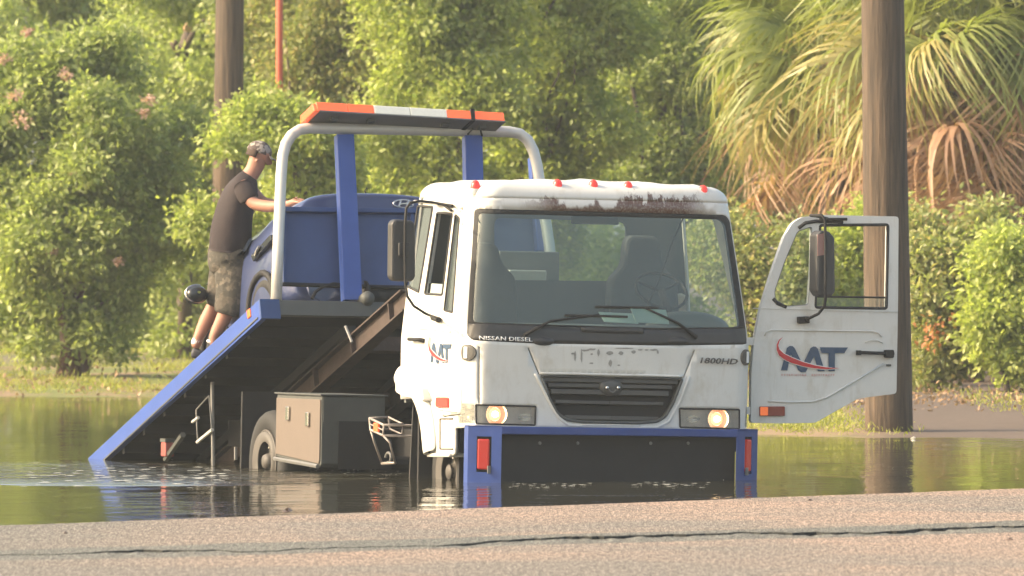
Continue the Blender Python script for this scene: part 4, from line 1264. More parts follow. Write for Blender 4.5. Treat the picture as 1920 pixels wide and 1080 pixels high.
M['barkred'] = pmat('smooth_reddish_bark', (.17, .10, .075), .8, 0, .35, 9, .3, 20)
s = N('weathered_pole_wood')
st = s.noise(1, 5, .65, s.coord('Object', (22, 22, 1.2))); bg = s.noise(1, 3, .5, s.coord('Object', (2, 2, .5)))
c = s.mix(s.ramp(st, [(.35, 0.0), (.65, 1.0)]), (.036, .026, .018), (.13, .09, .058)); c = s.mix(s.math('MULTIPLY', s.ramp(bg, [(.4, 0.0), (.7, 1.0)]), .6), c, (.085, .066, .05))
s.l(c, s.b.inputs['Base Color']); s.b.inputs['Roughness'].default_value = .9; s.bump(st, .9, .03)
M['polewood'] = s.m

def leafmesh(name, centers, nper, spread, size, rs, droop=.25, aspect=.5, sizes=None):
    """many folded leaf blades round the given twig centres"""
    n = len(centers) * nper
    c = np.repeat(centers, nper, axis=0)
    off = rs.normal(size=(n, 3)) * spread * np.array([1, 1, .75])
    p = c + off
    d = rs.normal(size=(n, 3)); d += off / spread * .6; d[:, 2] -= droop
    d /= np.linalg.norm(d, axis=1)[:, None]
    nrm = rs.normal(size=(n, 3)) + np.array([0, -.2, .9]); w = np.cross(d, nrm); w /= np.linalg.norm(w, axis=1)[:, None] + 1e-9
    up = np.cross(w, d)
    L = size * rs.uniform(.6, 1.35, n)[:, None]
    W = L * aspect * .5
    v = np.empty((n, 4, 3))
    v[:, 0] = p; v[:, 1] = p + d * L * .5 + w * W + up * W * .35; v[:, 2] = p + d * L - up * L * .1; v[:, 3] = p + d * L * .5 - w * W + up * W * .35
    m = bpy.data.meshes.new(name)
    m.vertices.add(n * 4); m.vertices.foreach_set('co', v.ravel())
    m.loops.add(n * 6); base = (np.arange(n) * 4)[:, None]
    m.loops.foreach_set('vertex_index', (base + np.array([0, 1, 2, 0, 2, 3])).ravel())
    m.polygons.add(n * 2); m.polygons.foreach_set('loop_start', np.arange(n * 2) * 3); m.polygons.foreach_set('loop_total', np.full(n * 2, 3))
    m.update(); m.validate()
    return m
def crown_centers(blobs, n, rs, shell=.55):
    """twig centres: each blob is broken into lumps, twigs sit on the outer side of the lumps"""
    out = []
    vol = np.array([b[3] * b[5] for b in blobs]); vol = vol / vol.sum()
    for b, f in zip(blobs, vol):
        cx, cy, cz, rx, ry, rz = b
        k = max(3, int(n * f)); nl = max(5, int(k / 26))
        dl = rs.normal(size=(nl, 3)); dl /= np.linalg.norm(dl, axis=1)[:, None]
        rl = rs.uniform(.35, 1.0, nl)[:, None]
        lc = np.array([cx, cy, cz]) + dl * rl * np.array([rx, ry, rz]) * .85
        lr = rs.uniform(.16, .36, nl) * min(rx, rz)
        i = rs.randint(0, nl, k)
        q = rs.normal(size=(k, 3)); q[:, 2] += .35; q /= np.linalg.norm(q, axis=1)[:, None]
        out.append(lc[i] + q * (lr[i] * rs.uniform(shell, 1.0, k))[:, None] * np.array([1.15, 1.15, .8]))
    return np.concatenate(out)
def limb(g, a, b, r0, r1, rs, wob=.12, n=6):
    a, b = Vector(a), Vector(b); L = (b - a).length
    pts = [a.lerp(b, i / n) + Vector(rs.normal(size=3) * wob * L * .25 * math.sin(math.pi * i / n)) for i in range(n + 1)]
    g.tube(pts, [r0 + (r1 - r0) * i / n for i in range(n + 1)], 7)
    return pts
def tree(name, label, cat, px, D, blobs, n, nper, size, mat, seed, trunk=None, stems=1, bark='bark', group=None, spread=.13, z0=None, aspect=.5):
    """blobs: (px, py, dD, rx, rz) as seen; ry taken from rx"""
    rs = np.random.RandomState(seed)
    bw = []
    for bpx, bpy_, dD, rx, rz in blobs:
        p = at(bpx, bpy_, D + dD); bw.append((p.x, p.y, p.z, rx, rx * .8, rz))
    base = at(px, 600, D); base.z = float(ground_z(base.x, D)) - .05
    root = tag(empty(name, Matrix.Translation(base)), label, cat, group)
    inv = Matrix.Translation(-base)
    cc = crown_centers(bw, n, rs); cc = cc[cc[:, 2] > base.z + .15]
    g = Geo()
    r_ = trunk or .1
    tips = cc[rs.randint(0, len(cc), 14)]
    mean_z = float(np.mean([b[2] for b in bw]))
    for s_ in range(stems):
        a = base + Vector((rs.normal() * .12 * (stems > 1), rs.normal() * .12 * (stems > 1), 0))
        tb = bw[s_ % len(bw)]
        top = Vector((tb[0] + rs.normal() * .2, tb[1], max(tb[2], base.z + 1)))
        pts = limb(g, a, top, r_, r_ * .45, rs)
        for t in tips[s_::stems]:
            st_ = pts[rs.randint(2, 6)]
            if (Vector(t) - st_).length < 5: limb(g, st_, t, r_ * .35, .012, rs, .2, 5)
    for i, p in enumerate(g.v): g.v[i] = tuple(Vector(p) - base)
    obj('trunk', g, M[bark], root, smooth=True)
    m = leafmesh('crown', cc - np.array(base), nper, spread, size, rs, aspect=aspect)
    obj('crown', m, M[mat], root)
    return root, cc, base
# --- left crepe myrtle at the water's edge, several stems
root, cc, base = tree('crepe_myrtle', 'round crepe myrtle with many stems and pink blossoms at the water edge', 'tree', 122, 127,
     [(60, 200, 0, .85, .8), (200, 150, .3, .75, .75), (150, 330, -.3, 1.05, .8), (30, 400, 0, .8, .9), (270, 330, .2, .75, .8), (170, 480, -.2, 1.0, .65), (300, 470, .2, .6, .6), (60, 560, 0, .75, .4), (240, 575, 0, .6, .35), (-60, 300, .2, .8, 1.3), (345, 250, .6, .45, .4), (100, 100, .1, .6, .5), (0, 590, .2, .6, .35), (180, 600, -.2, .7, .25), (320, 400, .1, .5, .5), (110, 450, -.5, .9, .8), (190, 260, -.4, .9, .7), (85, 640, -.3, .35, .22), (160, 632, -.4, .35, .2), (215, 650, -.2, .25, .15)],
     3900, 22, .092, 'leaf_m', 11, .055, 7, 'barkred')
k = 0
for px, py, r_ in ((42, 225, .12), (125, 140, .09), (28, 180, .07), (278, 187, .07), (138, 320, .05), (50, 60, .05), (98, 468, .06), (5, 110, .07), (270, 212, .05), (222, 490, .04)):
    p = at(px, py, 126.0)
    m = leafmesh('blossom', np.array([[p.x, p.y, p.z]]) - np.array(base), 70, r_ * .5, .04, rs, .1, .8)
    obj('blossom', m, M['blossom'], root)
p0 = at(240, 620, 126.5)
# --- trees behind
tree('tall_tree', 'tall pale green tree filling the upper left corner', 'tree', -40, 152, [(0, 20, 0, 1.9, 1.3), (190, -20, .5, 1.5, 1.2), (-150, 150, 0, 1.5, 2), (130, 170, 3, 1.3, 1.2), (60, -200, 0, 2.6, 1.6)], 2000, 16, .12, 'leaf_m', 21, .16)
tree('evergreen_tree', 'dark evergreen tree behind the left utility pole', 'tree', 330, 146, [(330, 90, 0, 1.3, 1.2), (380, 260, 1, 1.1, 1.2), (290, 330, 1.5, 1.2, 1.2), (330, -120, 0, 1.8, 1.5), (430, 80, 1, .9, 1.2), (360, 450, 1, 1.0, .8)], 3000, 18, .095, 'leaf_m', 22, .12)
tree('hedge_bush', 'low dark hedge bush on the lawn behind the crepe myrtle', 'bush', 300, 152, [(240, 520, 0, 1.2, .7), (360, 560, 0, .8, .45), (120, 540, 1, 1.2, .7), (330, 480, 1, .9, .5), (-20, 540, 1, 1.2, .8)], 1800, 17, .10, 'leaf_m', 23, .06)
tree('weeping_shrub', 'bright yellow-green shrub directly behind the man with the cap', 'shrub', 520, 125, [(530, 250, 0, .62, .45), (560, 390, .2, .7, .6), (480, 215, 0, .35, .22), (600, 300, .3, .6, .6), (440, 268, -.3, .3, .12), (520, 470, .3, .6, .6), (380, 410, .1, .26, .22), (640, 440, .3, .6, .7)], 2000, 22, .088, 'leaf_y', 24, .05, 3)
tree('broadleaf_tree', 'pale olive tree right of the red pole', 'tree', 620, 137, [(620, 70, 0, 1.0, .9), (560, 150, .4, .7, .7), (690, 180, 0, .8, .8), (640, -100, 0, 1.5, 1.0), (500, 30, .8, .7, .8)], 2300, 20, .088, 'leaf_o', 25, .09)
tree('broadleaf_tree', 'bushy light green tree rising straight above the white beacon lens', 'tree', 800, 133, [(780, 90, 0, 1.0, .9), (860, 200, -.3, .95, .8), (740, 290, .2, .9, .8), (900, 40, .3, .9, .8), (830, 360, 0, .9, .7), (800, -120, 0, 1.6, 1.1)], 3000, 22, .092, 'leaf_y', 26, .10)
tree('broadleaf_tree', 'green tree behind the cab roof, its twigs showing', 'tree', 1030, 135, [(1010, 120, 0, 1.0, .9), (960, 280, 0, .8, .8), (1090, 240, .2, .9, .9), (1120, 60, .3, .8, .8), (1040, 380, 0, .9, .7), (1050, -120, 0, 1.6, 1.1), (1000, 470, .2, .9, .6)], 3000, 22, .092, 'leaf_y', 27, .10)
tree('vine_covered_tree', 'dark tree hung with vines left of the palms', 'tree', 1260, 139, [(1230, 150, 0, .8, 1.2), (1330, 100, .6, .8, 1.2), (1200, 330, 0, .7, .8), (1290, 300, .3, .7, .9), (1250, -120, 0, 1.5, 1.1), (1330, 400, .3, .7, .6)], 2200, 20, .09, 'leaf_m', 28, .12)
# right hand shrubs
G_ = 'shrubs along the right bank'
tree('bank_shrub', 'mixed green shrub seen between the cab and the open door', 'shrub', 1430, 118, [(1400, 500, 0, .55, .6), (1470, 560, 0, .6, .6), (1420, 650, 0, .6, .45), (1340, 480, .3, .5, .6), (1500, 470, 0, .5, .4)], 1300, 22, .07, 'leaf_o', 31, .04, 3, group=G_)
tree('bank_shrub', 'yellow-green shrub seen through the open door window', 'shrub', 1590, 119, [(1590, 500, 0, .6, .5), (1580, 620, 0, .6, .5), (1640, 450, 0, .5, .5)], 900, 22, .075, 'leaf_y', 32, .04, 3, group=G_)
tree('bank_shrub', 'tall dense shrub right of the near utility pole with an orange leaf patch', 'shrub', 1770, 115, [(1750, 520, 0, .6, .6), (1800, 620, 0, .6, .55), (1740, 660, -.2, .5, .4), (1840, 500, .2, .35, .4), (1790, 470, .3, .3, .3), (1715, 425, .2, .16, .3), (1850, 415, -.2, .2, .22), (1730, 560, -.4, .3, .3), (1830, 570, -.3, .35, .25), (1770, 480, -.3, .3, .25), (1860, 650, -.2, .35, .3)], 1500, 18, .085, 'leaf_o', 33, .04, 3, group=G_)
tree('bank_shrub', 'bright shrub on the bank at the frame edge beyond the pole', 'shrub', 1910, 114, [(1900, 560, 0, .5, .6), (1950, 500, 0, .6, .5), (1900, 660, 0, .45, .35), (2010, 600, 0, .8, .7), (1890, 440, -.4, .18, .3), (1870, 590, -.3, .3, .25)], 1500, 18, .088, 'leaf_y', 34, .04, 3, group=G_)
for o_ in [o for o in bpy.data.objects if o.get('label', '').startswith('tall dense shrub right of')]:
    rs_ = np.random.RandomState(77)
    pc = [at(px, py, 114.2) - o_.location for px, py in ((1745, 606), (1752, 620), (1748, 636), (1790, 600), (1800, 612), (1740, 645))]
    obj('orange_leaves', leafmesh('orange_leaves', np.array([tuple(p) for p in pc]), 10, .07, .08, rs_, .3, .6), leafmat('orange_leaf', (.50, .17, .07), (.62, .30, .12), .4), o_)
# --- far woodland, reads as one mass
rsw = np.random.RandomState(41)
bl = []
for i in range(150):
    x = rsw.uniform(-26, 26); D = rsw.uniform(163, 176); bl.append((x, D, rsw.uniform(.3, 9.5), rsw.uniform(1.2, 2.2), 1.2, rsw.uniform(1.0, 1.8)))
cw_ = crown_centers(bl, 9500, rsw, .3)
wd = obj('woodland', leafmesh('woodland', cw_, 12, .30, .26, rsw, aspect=.7), M['leaf_w']); tag(wd, kind='stuff')
bl = [(rsw.uniform(-12, 12), rsw.uniform(150, 156), rsw.uniform(.2, 3.0), 1.1, .8, .8) for _ in range(46)]
rsx = np.random.RandomState(88); bl = []
for i in range(150):
    x = rsx.uniform(-95, 95)
    if abs(x) < 18: continue
    bl.append((x, rsx.uniform(150, 175), rsx.uniform(.5, 9.5), rsx.uniform(1.8, 3.2), 1.5, rsx.uniform(1.5, 2.4)))
tag(obj('woodland', leafmesh('woodland', crown_centers(bl, 6000, rsx, .3), 12, .5, .5, rsx, aspect=.7), M['leaf_w']), kind='stuff')
ud = obj('undergrowth', leafmesh('undergrowth', crown_centers(bl, 3000, rsw, .3), 14, .2, .15, rsw, aspect=.6), M['leaf_d']); tag(ud, kind='stuff')
bl = []
for i in range(130):
    u = rsw.uniform(150, 2000); p = at(u, rsw.uniform(-60, 720), rsw.uniform(140, 146)); bl.append((p.x, p.y, max(.2, p.z), .8, .7, .7))
for u, v in ((1360, 330), (1400, 380), (1450, 340), (1480, 400), (1530, 370), (1580, 400), (1350, 250), (1420, 290), (10, 60), (40, 120), (-20, 30), (1640, 380)):
    p = at(u, v, 143); bl.append((p.x, p.y, p.z, .7, .7, .6))
ud = obj('undergrowth', leafmesh('undergrowth', crown_centers(bl, 8600, rsw, .3), 18, .16, .10, rsw, aspect=.6), M['leaf_m']); tag(ud, kind='stuff')

# --- a dead leaning trunk with a cut limb, far left
b0 = at(345, 240, 143); b0.z = .1
root = tag(empty('dead_trunk', Matrix.Translation(b0)), 'dark broken trunk with a pale cut branch left of the far utility pole', 'tree trunk')
g = Geo(); q = [b0, at(350, 420, 143), at(347, 200, 143), at(340, 110, 143), at(352, 60, 143)]
g.tube([p - b0 for p in q], [.10, .09, .08, .10, .06], 8); g.tube([at(345, 95, 142.9) - b0, at(365, 55, 142.7) - b0, at(395, 25, 142.5) - b0], [.05, .035, .015], 7); g.tube([at(340, 110, 142.9) - b0, at(325, 80, 142.6) - b0], [.05, .06], 7)
obj('trunk', g, M['bark'], root, smooth=True)
e = at(352, 52, 142.6) - b0
obj('cut_branch', Geo().lathe([(.001, -.02), (.055, -.02), (.06, .05)], e, (-.3, 1, .2), 12), pmat('cut_wood', (.42, .27, .14), .8), root)
# --- stems behind: thin trunk far behind
for px, D, r_, lab in ((340, 148, .13, 'brown tree trunk behind the man on the truck bed'), (537, 139, .09, 'dark trunk close behind the red pole')):
    b0 = at(px, 600, D); b0.z = .05
    t = tag(empty('bare_trunk', Matrix.Translation(b0)), lab, 'tree trunk'); g = Geo()
    limb(g, (0, 0, 0), (.1, 0, 2.2 if px < 400 else 6.5), r_, r_ * .7, rs, .04, 8); obj('trunk', g, M['bark'], t, smooth=True)

# --- utility poles and the red pole
def pole(name, label, cat, x_top, x_bot, y_top, y_bot, D, r0, r1, H, mat, base_z):
    a = at(x_bot, y_bot, D); b = at(x_top, y_top, D); d = (b - a) / (b.z - a.z)
    base = a + d * (base_z - a.z)
    root = tag(empty(name, Matrix.Translation(base)), label, cat)
    n = 16; pts = [d * (H * i / n) for i in range(n + 1)]
    obj('shaft', Geo().tube(pts, [r0 + (r1 - r0) * i / n for i in range(n + 1)], 28), mat, root, smooth=True)
    return root, base
rp, bs = pole('utility_pole', 'thick wooden utility pole standing in the water behind the open truck door', 'utility pole', 1655, 1667, 0, 800, 98.5, .232, .165, 10.5, M['polewood'], -.4)
lp_, bs2 = pole('utility_pole', 'wooden utility pole farther back, behind the man on the truck bed', 'utility pole', 431, 427, 0, 350, 131, .205, .15, 10.5, M['polewood'], -.05)
M['redpole'] = pmat('red_painted_steel', (.52, .10, .05), .5, 0, .2, 5)
pole('red_pole', 'thin orange-red steel pole rising from the shrubs behind the truck', 'pole', 524, 524, 0, 190, 129, .042, .045, 7.5, M['redpole'], .0)

# --- palms
def frond_mesh(name, seed, droop, nseg=42, L=1.0):
    r_ = random.Random(seed); g = Geo()
    pet = [Vector((0, 0, 0)), Vector((.35, 0, .07)), Vector((.7, 0, .06))]
    tip = Vector((1.0, 0, -.02))
    g.tube(pet + [tip], [.02, .016, .013, .006], 5)
    for i in range(nseg):
        t = (i + .5) / nseg * 2 - 1
        ang = t * 2.25
        o = pet[2].lerp(tip, max(0, 1 - abs(t) * 1.4))
        ang += r_.uniform(-.05, .05)
        dirx = Vector((math.cos(ang), math.sin(ang), .12 + .17 * r_.uniform(-1, 1)))
        ll = L * (1 - .25 * abs(t)) * r_.uniform(.8, 1.1)
        side = Vector((-math.sin(ang), math.cos(ang), 0)); k = 6; base = len(g.v); wv = r_.uniform(.015, .028)
        dr = droop * r_.uniform(.55, 1.4)
        for j in range(k + 1):
            s_ = j / k
            p = o + Vector((dirx.x, dirx.y, 0)) * ll * s_ * (1 - .30 * dr * s_ * s_) + Vector((0, 0, dirx.z * ll * s_ - dr * ll * s_ ** 2.2 * .95))
            w_ = wv * (1 - s_ ** 1.5) * (1.35 if .1 < s_ < .5 else .8) + .002
            g.v += [tuple(p + side * w_), tuple(p - side * w_ + Vector((0, 0, .006)))]
        for j in range(k): a = base + j * 2; g.f.append((a, a + 1, a + 3, a + 2))
    return mesh(name, g)
FG = [frond_mesh('frond', i, d) for i, d in enumerate((.55, .75, .95, 1.1))]
FD = [frond_mesh('dead_frond', 10 + i, d, 30, .95) for i, d in enumerate((1.1, 1.3, 1.5))]
for m in FG: m.materials.append(M['palm_g'])
FY = [m.copy() for m in FG[1:]]
for m in FY: m.materials[0] = M['palm_y']
for m in FD: m.materials.append(M['palm_d'])
def palm(label, px, py, D, ng, ny, nd, seed, sc=1.0, deadside=0):
    c = at(px, py, D); base = Vector((c.x, c.y, float(ground_z(c.x, c.y)) - .05))
    root = tag(empty('palm_tree', Matrix.Translation(base)), label, 'palm tree'); h = c.z - base.z
    g = Geo(); n = 14
    g.tube([Vector((.05 * math.sin(i * .4), 0, h * i / n)) for i in range(n + 1)], [.19 - .03 * (i / n) + .012 * (i % 2) for i in range(n + 1)], 12)
    obj('trunk', g, M['bark'], root, smooth=True)
    r_ = random.Random(seed)
    def add(ms, nme, n, e0, e1, zz, bias=None):
        for i in range(n):
            az = i * 2.39996 + r_.uniform(-.3, .3)
            el = R(r_.uniform(e0, e1))
            m = r_.choice(ms)
            o = bpy.data.objects.new(nme, m); COL.objects.link(o); o.parent = root
            s_ = sc * r_.uniform(.85, 1.15)
            o.matrix_basis = Matrix.Translation((math.cos(az) * .12, math.sin(az) * .12, h + r_.uniform(*zz))) @ Matrix.Rotation(az, 4, 'Z') @ Matrix.Rotation(-el, 4, 'Y') @ Matrix.Rotation(r_.uniform(-1.0, 1.0), 4, 'X') @ Matrix.Scale(s_, 4)
    add(FG, 'frond', ng, -25, 75, (-.15, .25)); add(FY, 'frond', ny, -45, 20, (-.35, .1)); add(FD, 'dead_frond', nd, -88, 15, (-1.95, .15))
    return root
palm('tall cabbage palm with long drooping yellow-green fronds, left of the near utility pole', 1560, 100, 126, 36, 18, 6, 1, 1.05)
palm('cabbage palm partly hidden by the near utility pole, brown dead fronds below', 1625, 20, 131, 24, 16, 34, 2, 1.15)
palm('cabbage palm with a thick skirt of brown dead fronds at the right edge', 1815, 90, 122, 34, 16, 74, 3, 1.15)
palm('cabbage palm cut off by the right frame edge, leaning green fronds above brown ones', 1975, 20, 127, 32, 12, 60, 4, 1.2)

# --- grass and litter on the banks
rsg = np.random.RandomState(5)
def scatter(n, x0, x1, y0, y1, keep):
    x = rsg.uniform(x0, x1, n); y = rsg.uniform(y0, y1, n); k = keep(x, y); x, y = x[k], y[k]
    return np.stack([x, y, ground_z(x, y) + .01], 1)
def clump(x, y): return np.sin(x * 1.7 + np.sin(y * .3) * 2) + np.sin(y * .45 + x * .6) + rsg.uniform(-1, 1, len(x))
P = scatter(9000, -9, .5, 119, 156, lambda x, y: (clump(x, y) > -.3) & (y > bank_y(x) + .8) & (abs(y - 141) > 4.5))
P2 = scatter(3500, 2, 9, 96, 112, lambda x, y: (y > bank_y(x) + .3) & (x < 3.5 + rsg.uniform(-.4, .4, len(x))) & (y < 104))
P3 = scatter(1800, 4.7, 9, 99, 116, lambda x, y: (y > bank_y(x) + .5) & (clump(x, y) > .6))
gm = leafmesh('grass', np.concatenate([P, P2, P3]), 9, .05, .065, rsg, -1.6, .16)
tag(obj('grass', gm, M['grassb']), kind='stuff')
P = scatter(800, 3.2, 9, 104, 116, lambda x, y: (y > bank_y(x) + 1.2)); P4 = scatter(600, -9, 0, 118, 128, lambda x, y: y > bank_y(x) + .1)
lm = leafmesh('leaf_litter', np.concatenate([P, P4]), 3, .05, .06, rsg, .1, .6)
tag(obj('leaf_litter', lm, M['litter']), kind='stuff')
# orange patch of leaves on a shrub
# --- flotsam
M['flot'] = pmat('wet_leaf', (.10, .06, .035), .4)
r_ = random.Random(9)
def floater(px, py, sx, sy, h, mat, label, name='floating_leaf', cat='leaf'):
    p = plane_pt(px, py, .004); g = Geo(); n = 9
    rim = [(math.cos(a) * sx * r_.uniform(.7, 1), math.sin(a) * sy * r_.uniform(.7, 1)) for a in np.linspace(0, 6.28, n, endpoint=False)]
    g.add([(x, y, r_.uniform(0, h * .3)) for x, y in rim] + [(sx * .2, 0, h), (-sx * .3, 0, h * .5)], [(i, (i + 1) % n, n if math.cos(6.28 * i / n) > 0 else n + 1) for i in range(n)] + [(0, n, n + 1, n // 2)])
    o = obj(name, g, mat); o.location = p; tag(o, label, cat); s_ = o.modifiers.new('t', 'SOLIDIFY'); s_.thickness = .003
    return o
floater(538, 960, .05, .12, .035, M['flot'], 'dark curled leaf floating at the road edge below the toolbox reflection')
M['flotw'] = pmat('pale_scrap', (.62, .58, .50), .5)
for px, py, sx, lab in ((1355, 899, .035, 'pale curled scrap floating by the driver side end of the bumper'), (1712, 822, .03, 'small pale scrap floating at the right edge of the near utility pole')):
    floater(px, py, sx, .1, .02, M['flotw'], lab, 'floating_scrap', 'floating debris')

M['foam'] = pmat('pale_foam', (.55, .56, .52), .6)
r_ = random.Random(31); g = Geo()
def foam(n, x0, x1, y0, y1, a, b):
    for _ in range(n):
        p = plane_pt(r_.uniform(x0, x1), r_.gauss((y0 + y1) / 2, (y1 - y0) / 4), .005); L = r_.uniform(a, b); W = L * r_.uniform(.5, 1.6)
        n_ = 7; g.add([(p.x + L * math.cos(t) * r_.uniform(.5, 1), p.y + W * math.sin(t) * r_.uniform(.5, 1), .005) for t in np.linspace(0, 6.28, n_ + 1)[:-1]], [tuple(range(n_))])
foam(45, 955, 1110, 902, 918, .006, .035); foam(45, 1180, 1330, 903, 916, .006, .035); foam(160, 40, 440, 872, 912, .01, .07); foam(60, 520, 760, 874, 900, .005, .02); foam(30, 1420, 1900, 830, 905, .004, .016); foam(40, 0, 500, 780, 950, .004, .02)
tag(obj('foam_flecks', g, M['foam']), kind='stuff')

for px, py, sx_, lab in ((1893, 1012, .03, 'dry brown leaf lying on the road just below the crack'), (1518, 938, .022, 'small dark twig scrap on the road near its wet edge'), (122, 1000, .02, 'tiny dark scrap on the left end of the road')):
    p = plane_pt(px, py, RZ + .004); o = floater(px, py, sx_, .05, .014, M['flot'], lab, 'fallen_leaf', 'leaf'); o.location = p

# ================================================================== CAR ON THE BED
CS = .40; DZ = -.08
car = tag(empty('compact_car', BM @ Matrix.Translation((.0, CS, DZ))), 'blue-grey compact car winched onto the flatbed behind the blue headboard', 'car')
s = N('metallic_blue_grey')
s.b.inputs['Base Color'].default_value = (.045, .065, .16, 1); s.b.inputs['Metallic'].default_value = .3; s.b.inputs['Roughness'].default_value = .38
s.b.inputs['Coat Weight'].default_value = .8
M['carpaint'] = s.m
nz = FB(700, 368, CS + .06).z - DZ
print('NOSE', nz)
secs = [  # s, half width low, belt z, top z, top half width
    (.00, .66, .60, nz - .20, .58), (.01, .76, .74, nz - .03, .66), (.03, .78, .78, nz + .015, .62), (.12, .815, .82, nz + .03, .62), (.45, .84, .88, nz + .03, .70), (.75, .845, .90, nz + .04, .66),
    (.95, .845, .90, nz + .08, .62), (1.20, .845, .90, nz + .14, .58), (1.50, .845, .90, nz + .14, .57), (1.72, .84, .90, nz + .06, .56), (1.92, .80, .88, nz - .06, .52), (2.0, .70, .72, .80, .4)]
rows = []
for s0, w_, zb__, zt__, wt in secs:
    h = [(w_ * .80, .20), (w_ * .98, .26), (w_, .42), (w_ * .995, .62 if zb__ > .62 else zb__ * .9), (w_ * .975, zb__), (wt + (w_ - wt) * .55, zb__ + (zt__ - zb__) * .35), (wt, zt__ - (zt__ - zb__) * .12), (wt * .6, zt__)]
    rows.append([Vector((-x, s0, z)) for x, z in h] + [Vector((0, s0, zt__ + .012))] + [Vector((x, s0, z)) for x, z in h[::-1]])
g = Geo().grid(rows); n = len(rows[0]); g.f.append(tuple(range(n))); g.f.append(tuple(range((len(rows) - 1) * n, len(rows) * n))[::-1])
cb = obj('car_body', g, M['carpaint'], car, smooth=True); sb_ = cb.modifiers.new('sub', 'SUBSURF'); sb_.levels = 2; sb_.render_levels = 2
def cs(px, py, x=-.86): return (BM @ Matrix.Translation((0, CS, DZ))).inverted() @ (BM @ SB(px, py, x))
M['carglass'] = pmat('dark_car_glass', (.02, .024, .03), .08, 0, .05)
# side window strip and the dark trim line with its silver handle
q = [Vector((-.86, .88, .93)), Vector((-.86, 1.8, .93)), Vector((-.72, 1.7, 1.12)), Vector((-.70, 1.2, 1.14)), Vector((-.74, 1.0, 1.08))]
obj('side_window', Geo().prism(q, (.03, 0, 0)), M['carglass'], car)
q = [cs(506, 440), cs(509, 449), cs(474, 490), cs(470, 480)]
hl = obj('headlamp', Geo().prism([p + Vector((-.0, 0, 0)) for p in q], (.05, 0, 0)), M['carglass'], car, bevel=.004)
obj('chrome_trim', Geo().tube([cs(486, 462, -.875), cs(481, 470, -.875), cs(479, 479, -.875), cs(474, 478, -.875)], .012, 6), M['chrome'], hl)
wc = cs(499, 556, -.80)
for sx in (-1, 1):
    for wy in (wc.y, wc.y + 1.15):
        o3 = Vector((sx * .79, wy, .29)); dvec = (-sx, 0, 0)
        w_ = obj('wheel', Geo().lathe([(.19, .0), (.20, -.045), (.27, -.055), (.295, -.02), (.295, .13), (.2, .15)], o3, dvec, 26), M['rubber'], car, smooth=True)
        obj('rim', Geo().lathe([(.001, -.03), (.05, -.03), (.06, .02), (.17, .02), (.195, -.03)], o3, dvec, 20), M['silver'], w_, smooth=True)
        for k in range(5):
            a = k * 1.2566; e = o3 + Vector((-sx * .02 * -1, math.cos(a) * .18, math.sin(a) * .18)); obj('spoke', Geo().tube([o3 + Vector((sx * .015, 0, 0)), e], [.03, .02], 6), M['silver'], w_)
        ar = [o3 + Vector((sx * .055, math.cos(a) * .335, math.sin(a) * .335)) for a in np.linspace(-.2, math.pi + .2, 14)]
        obj('wheel_arch', Geo().tube(ar, .028, 6), M['black'], car, smooth=True)
p = cs(752, 381, 0)
eo = (BM @ Matrix.Translation((0, CS, DZ))).inverted() @ (BM @ FB(757, 382, CS - .015))
ring = [eo + Vector((.088 * math.cos(a), .008 * math.cos(a) ** 2, .034 * math.sin(a))) for a in np.linspace(0, 2 * math.pi, 25)[:-1]]
badge = obj('badge', Geo().tube(ring + [ring[0]], .0075, 6, False), M['chrome'], car, smooth=True)
obj('badge_letter', Geo().tube([eo + Vector((-.045, 0, -.026)), eo + Vector((-.022, 0, .028))], .010, 6).tube([eo + Vector((.022, 0, -.028)), eo + Vector((.045, 0, .026))], .010, 6).tube([eo + Vector((-.034, 0, -.004)), eo + Vector((.034, 0, .006))], .008, 6), M['chrome'], badge)
# door mirror sticking out on the left
mm = (BM @ Matrix.Translation((0, CS, DZ))).inverted() @ (BM @ SB(369, 552, -1.10))
g = Geo()
for i in range(7):
    pass
rowsm = [[mm + Vector((.10 * math.cos(a) * k, yy_, .075 * math.sin(a) * k)) for a in np.linspace(0, 2 * math.pi, 19)[:-1]] for yy_, k in ((-.06, .15), (-.055, .6), (-.02, .95), (.03, 1.0), (.05, .96))]
dm = obj('door_mirror', Geo().grid(rowsm, True), M['carglass'], car, smooth=True)
obj('mirror_rim', Geo().tube([mm + Vector((.102 * math.cos(a), -.012, .078 * math.sin(a))) for a in np.linspace(1.2, 4.2, 14)], .008, 6), M['chrome'], dm)
obj('mirror_stalk', Geo().tube([mm + Vector((.08, .02, 0)), Vector((-.80, mm.y + .05, mm.z + .05))], .02, 6), M['carglass'], dm)
g = Geo().tube([FB(689, 369, .9) , FB(684, 358, .9), FB(688, 352, .9)], .006, 5)
ant = obj('aerial', g, M['black'], car); ant.matrix_basis = (Matrix.Translation((0, CS, DZ))).inverted()

# ================================================================== THE MAN
def skin_obj(name, vs, es, rad, mat, parent=None, root=0, lv=2, origin=Vector()):
    m = bpy.data.meshes.new(name); m.from_pydata([tuple(Vector(v) - origin) for v in vs], es, []); m.update()
    o = bpy.data.objects.new(name, m); COL.objects.link(o); m.materials.append(mat)
    if parent: o.parent = parent
    else: o.location = origin
    sm = o.modifiers.new('skin', 'SKIN'); sm.use_smooth_shade = True; sm.branch_smoothing = .4
    if not m.skin_vertices: m.skin_vertices.new()
    for i, r_ in enumerate(rad):
        m.skin_vertices[0].data[i].radius = r_ if isinstance(r_, tuple) else (r_, r_)
        m.skin_vertices[0].data[i].use_root = (i == root)
    ss = o.modifiers.new('sub', 'SUBSURF'); ss.levels = lv; ss.render_levels = lv
    return o
fo = T @ S(392, 652, -1.0)
DM = fo.y
def J(px, py, dy=0.0): return at(px, py, DM + dy)
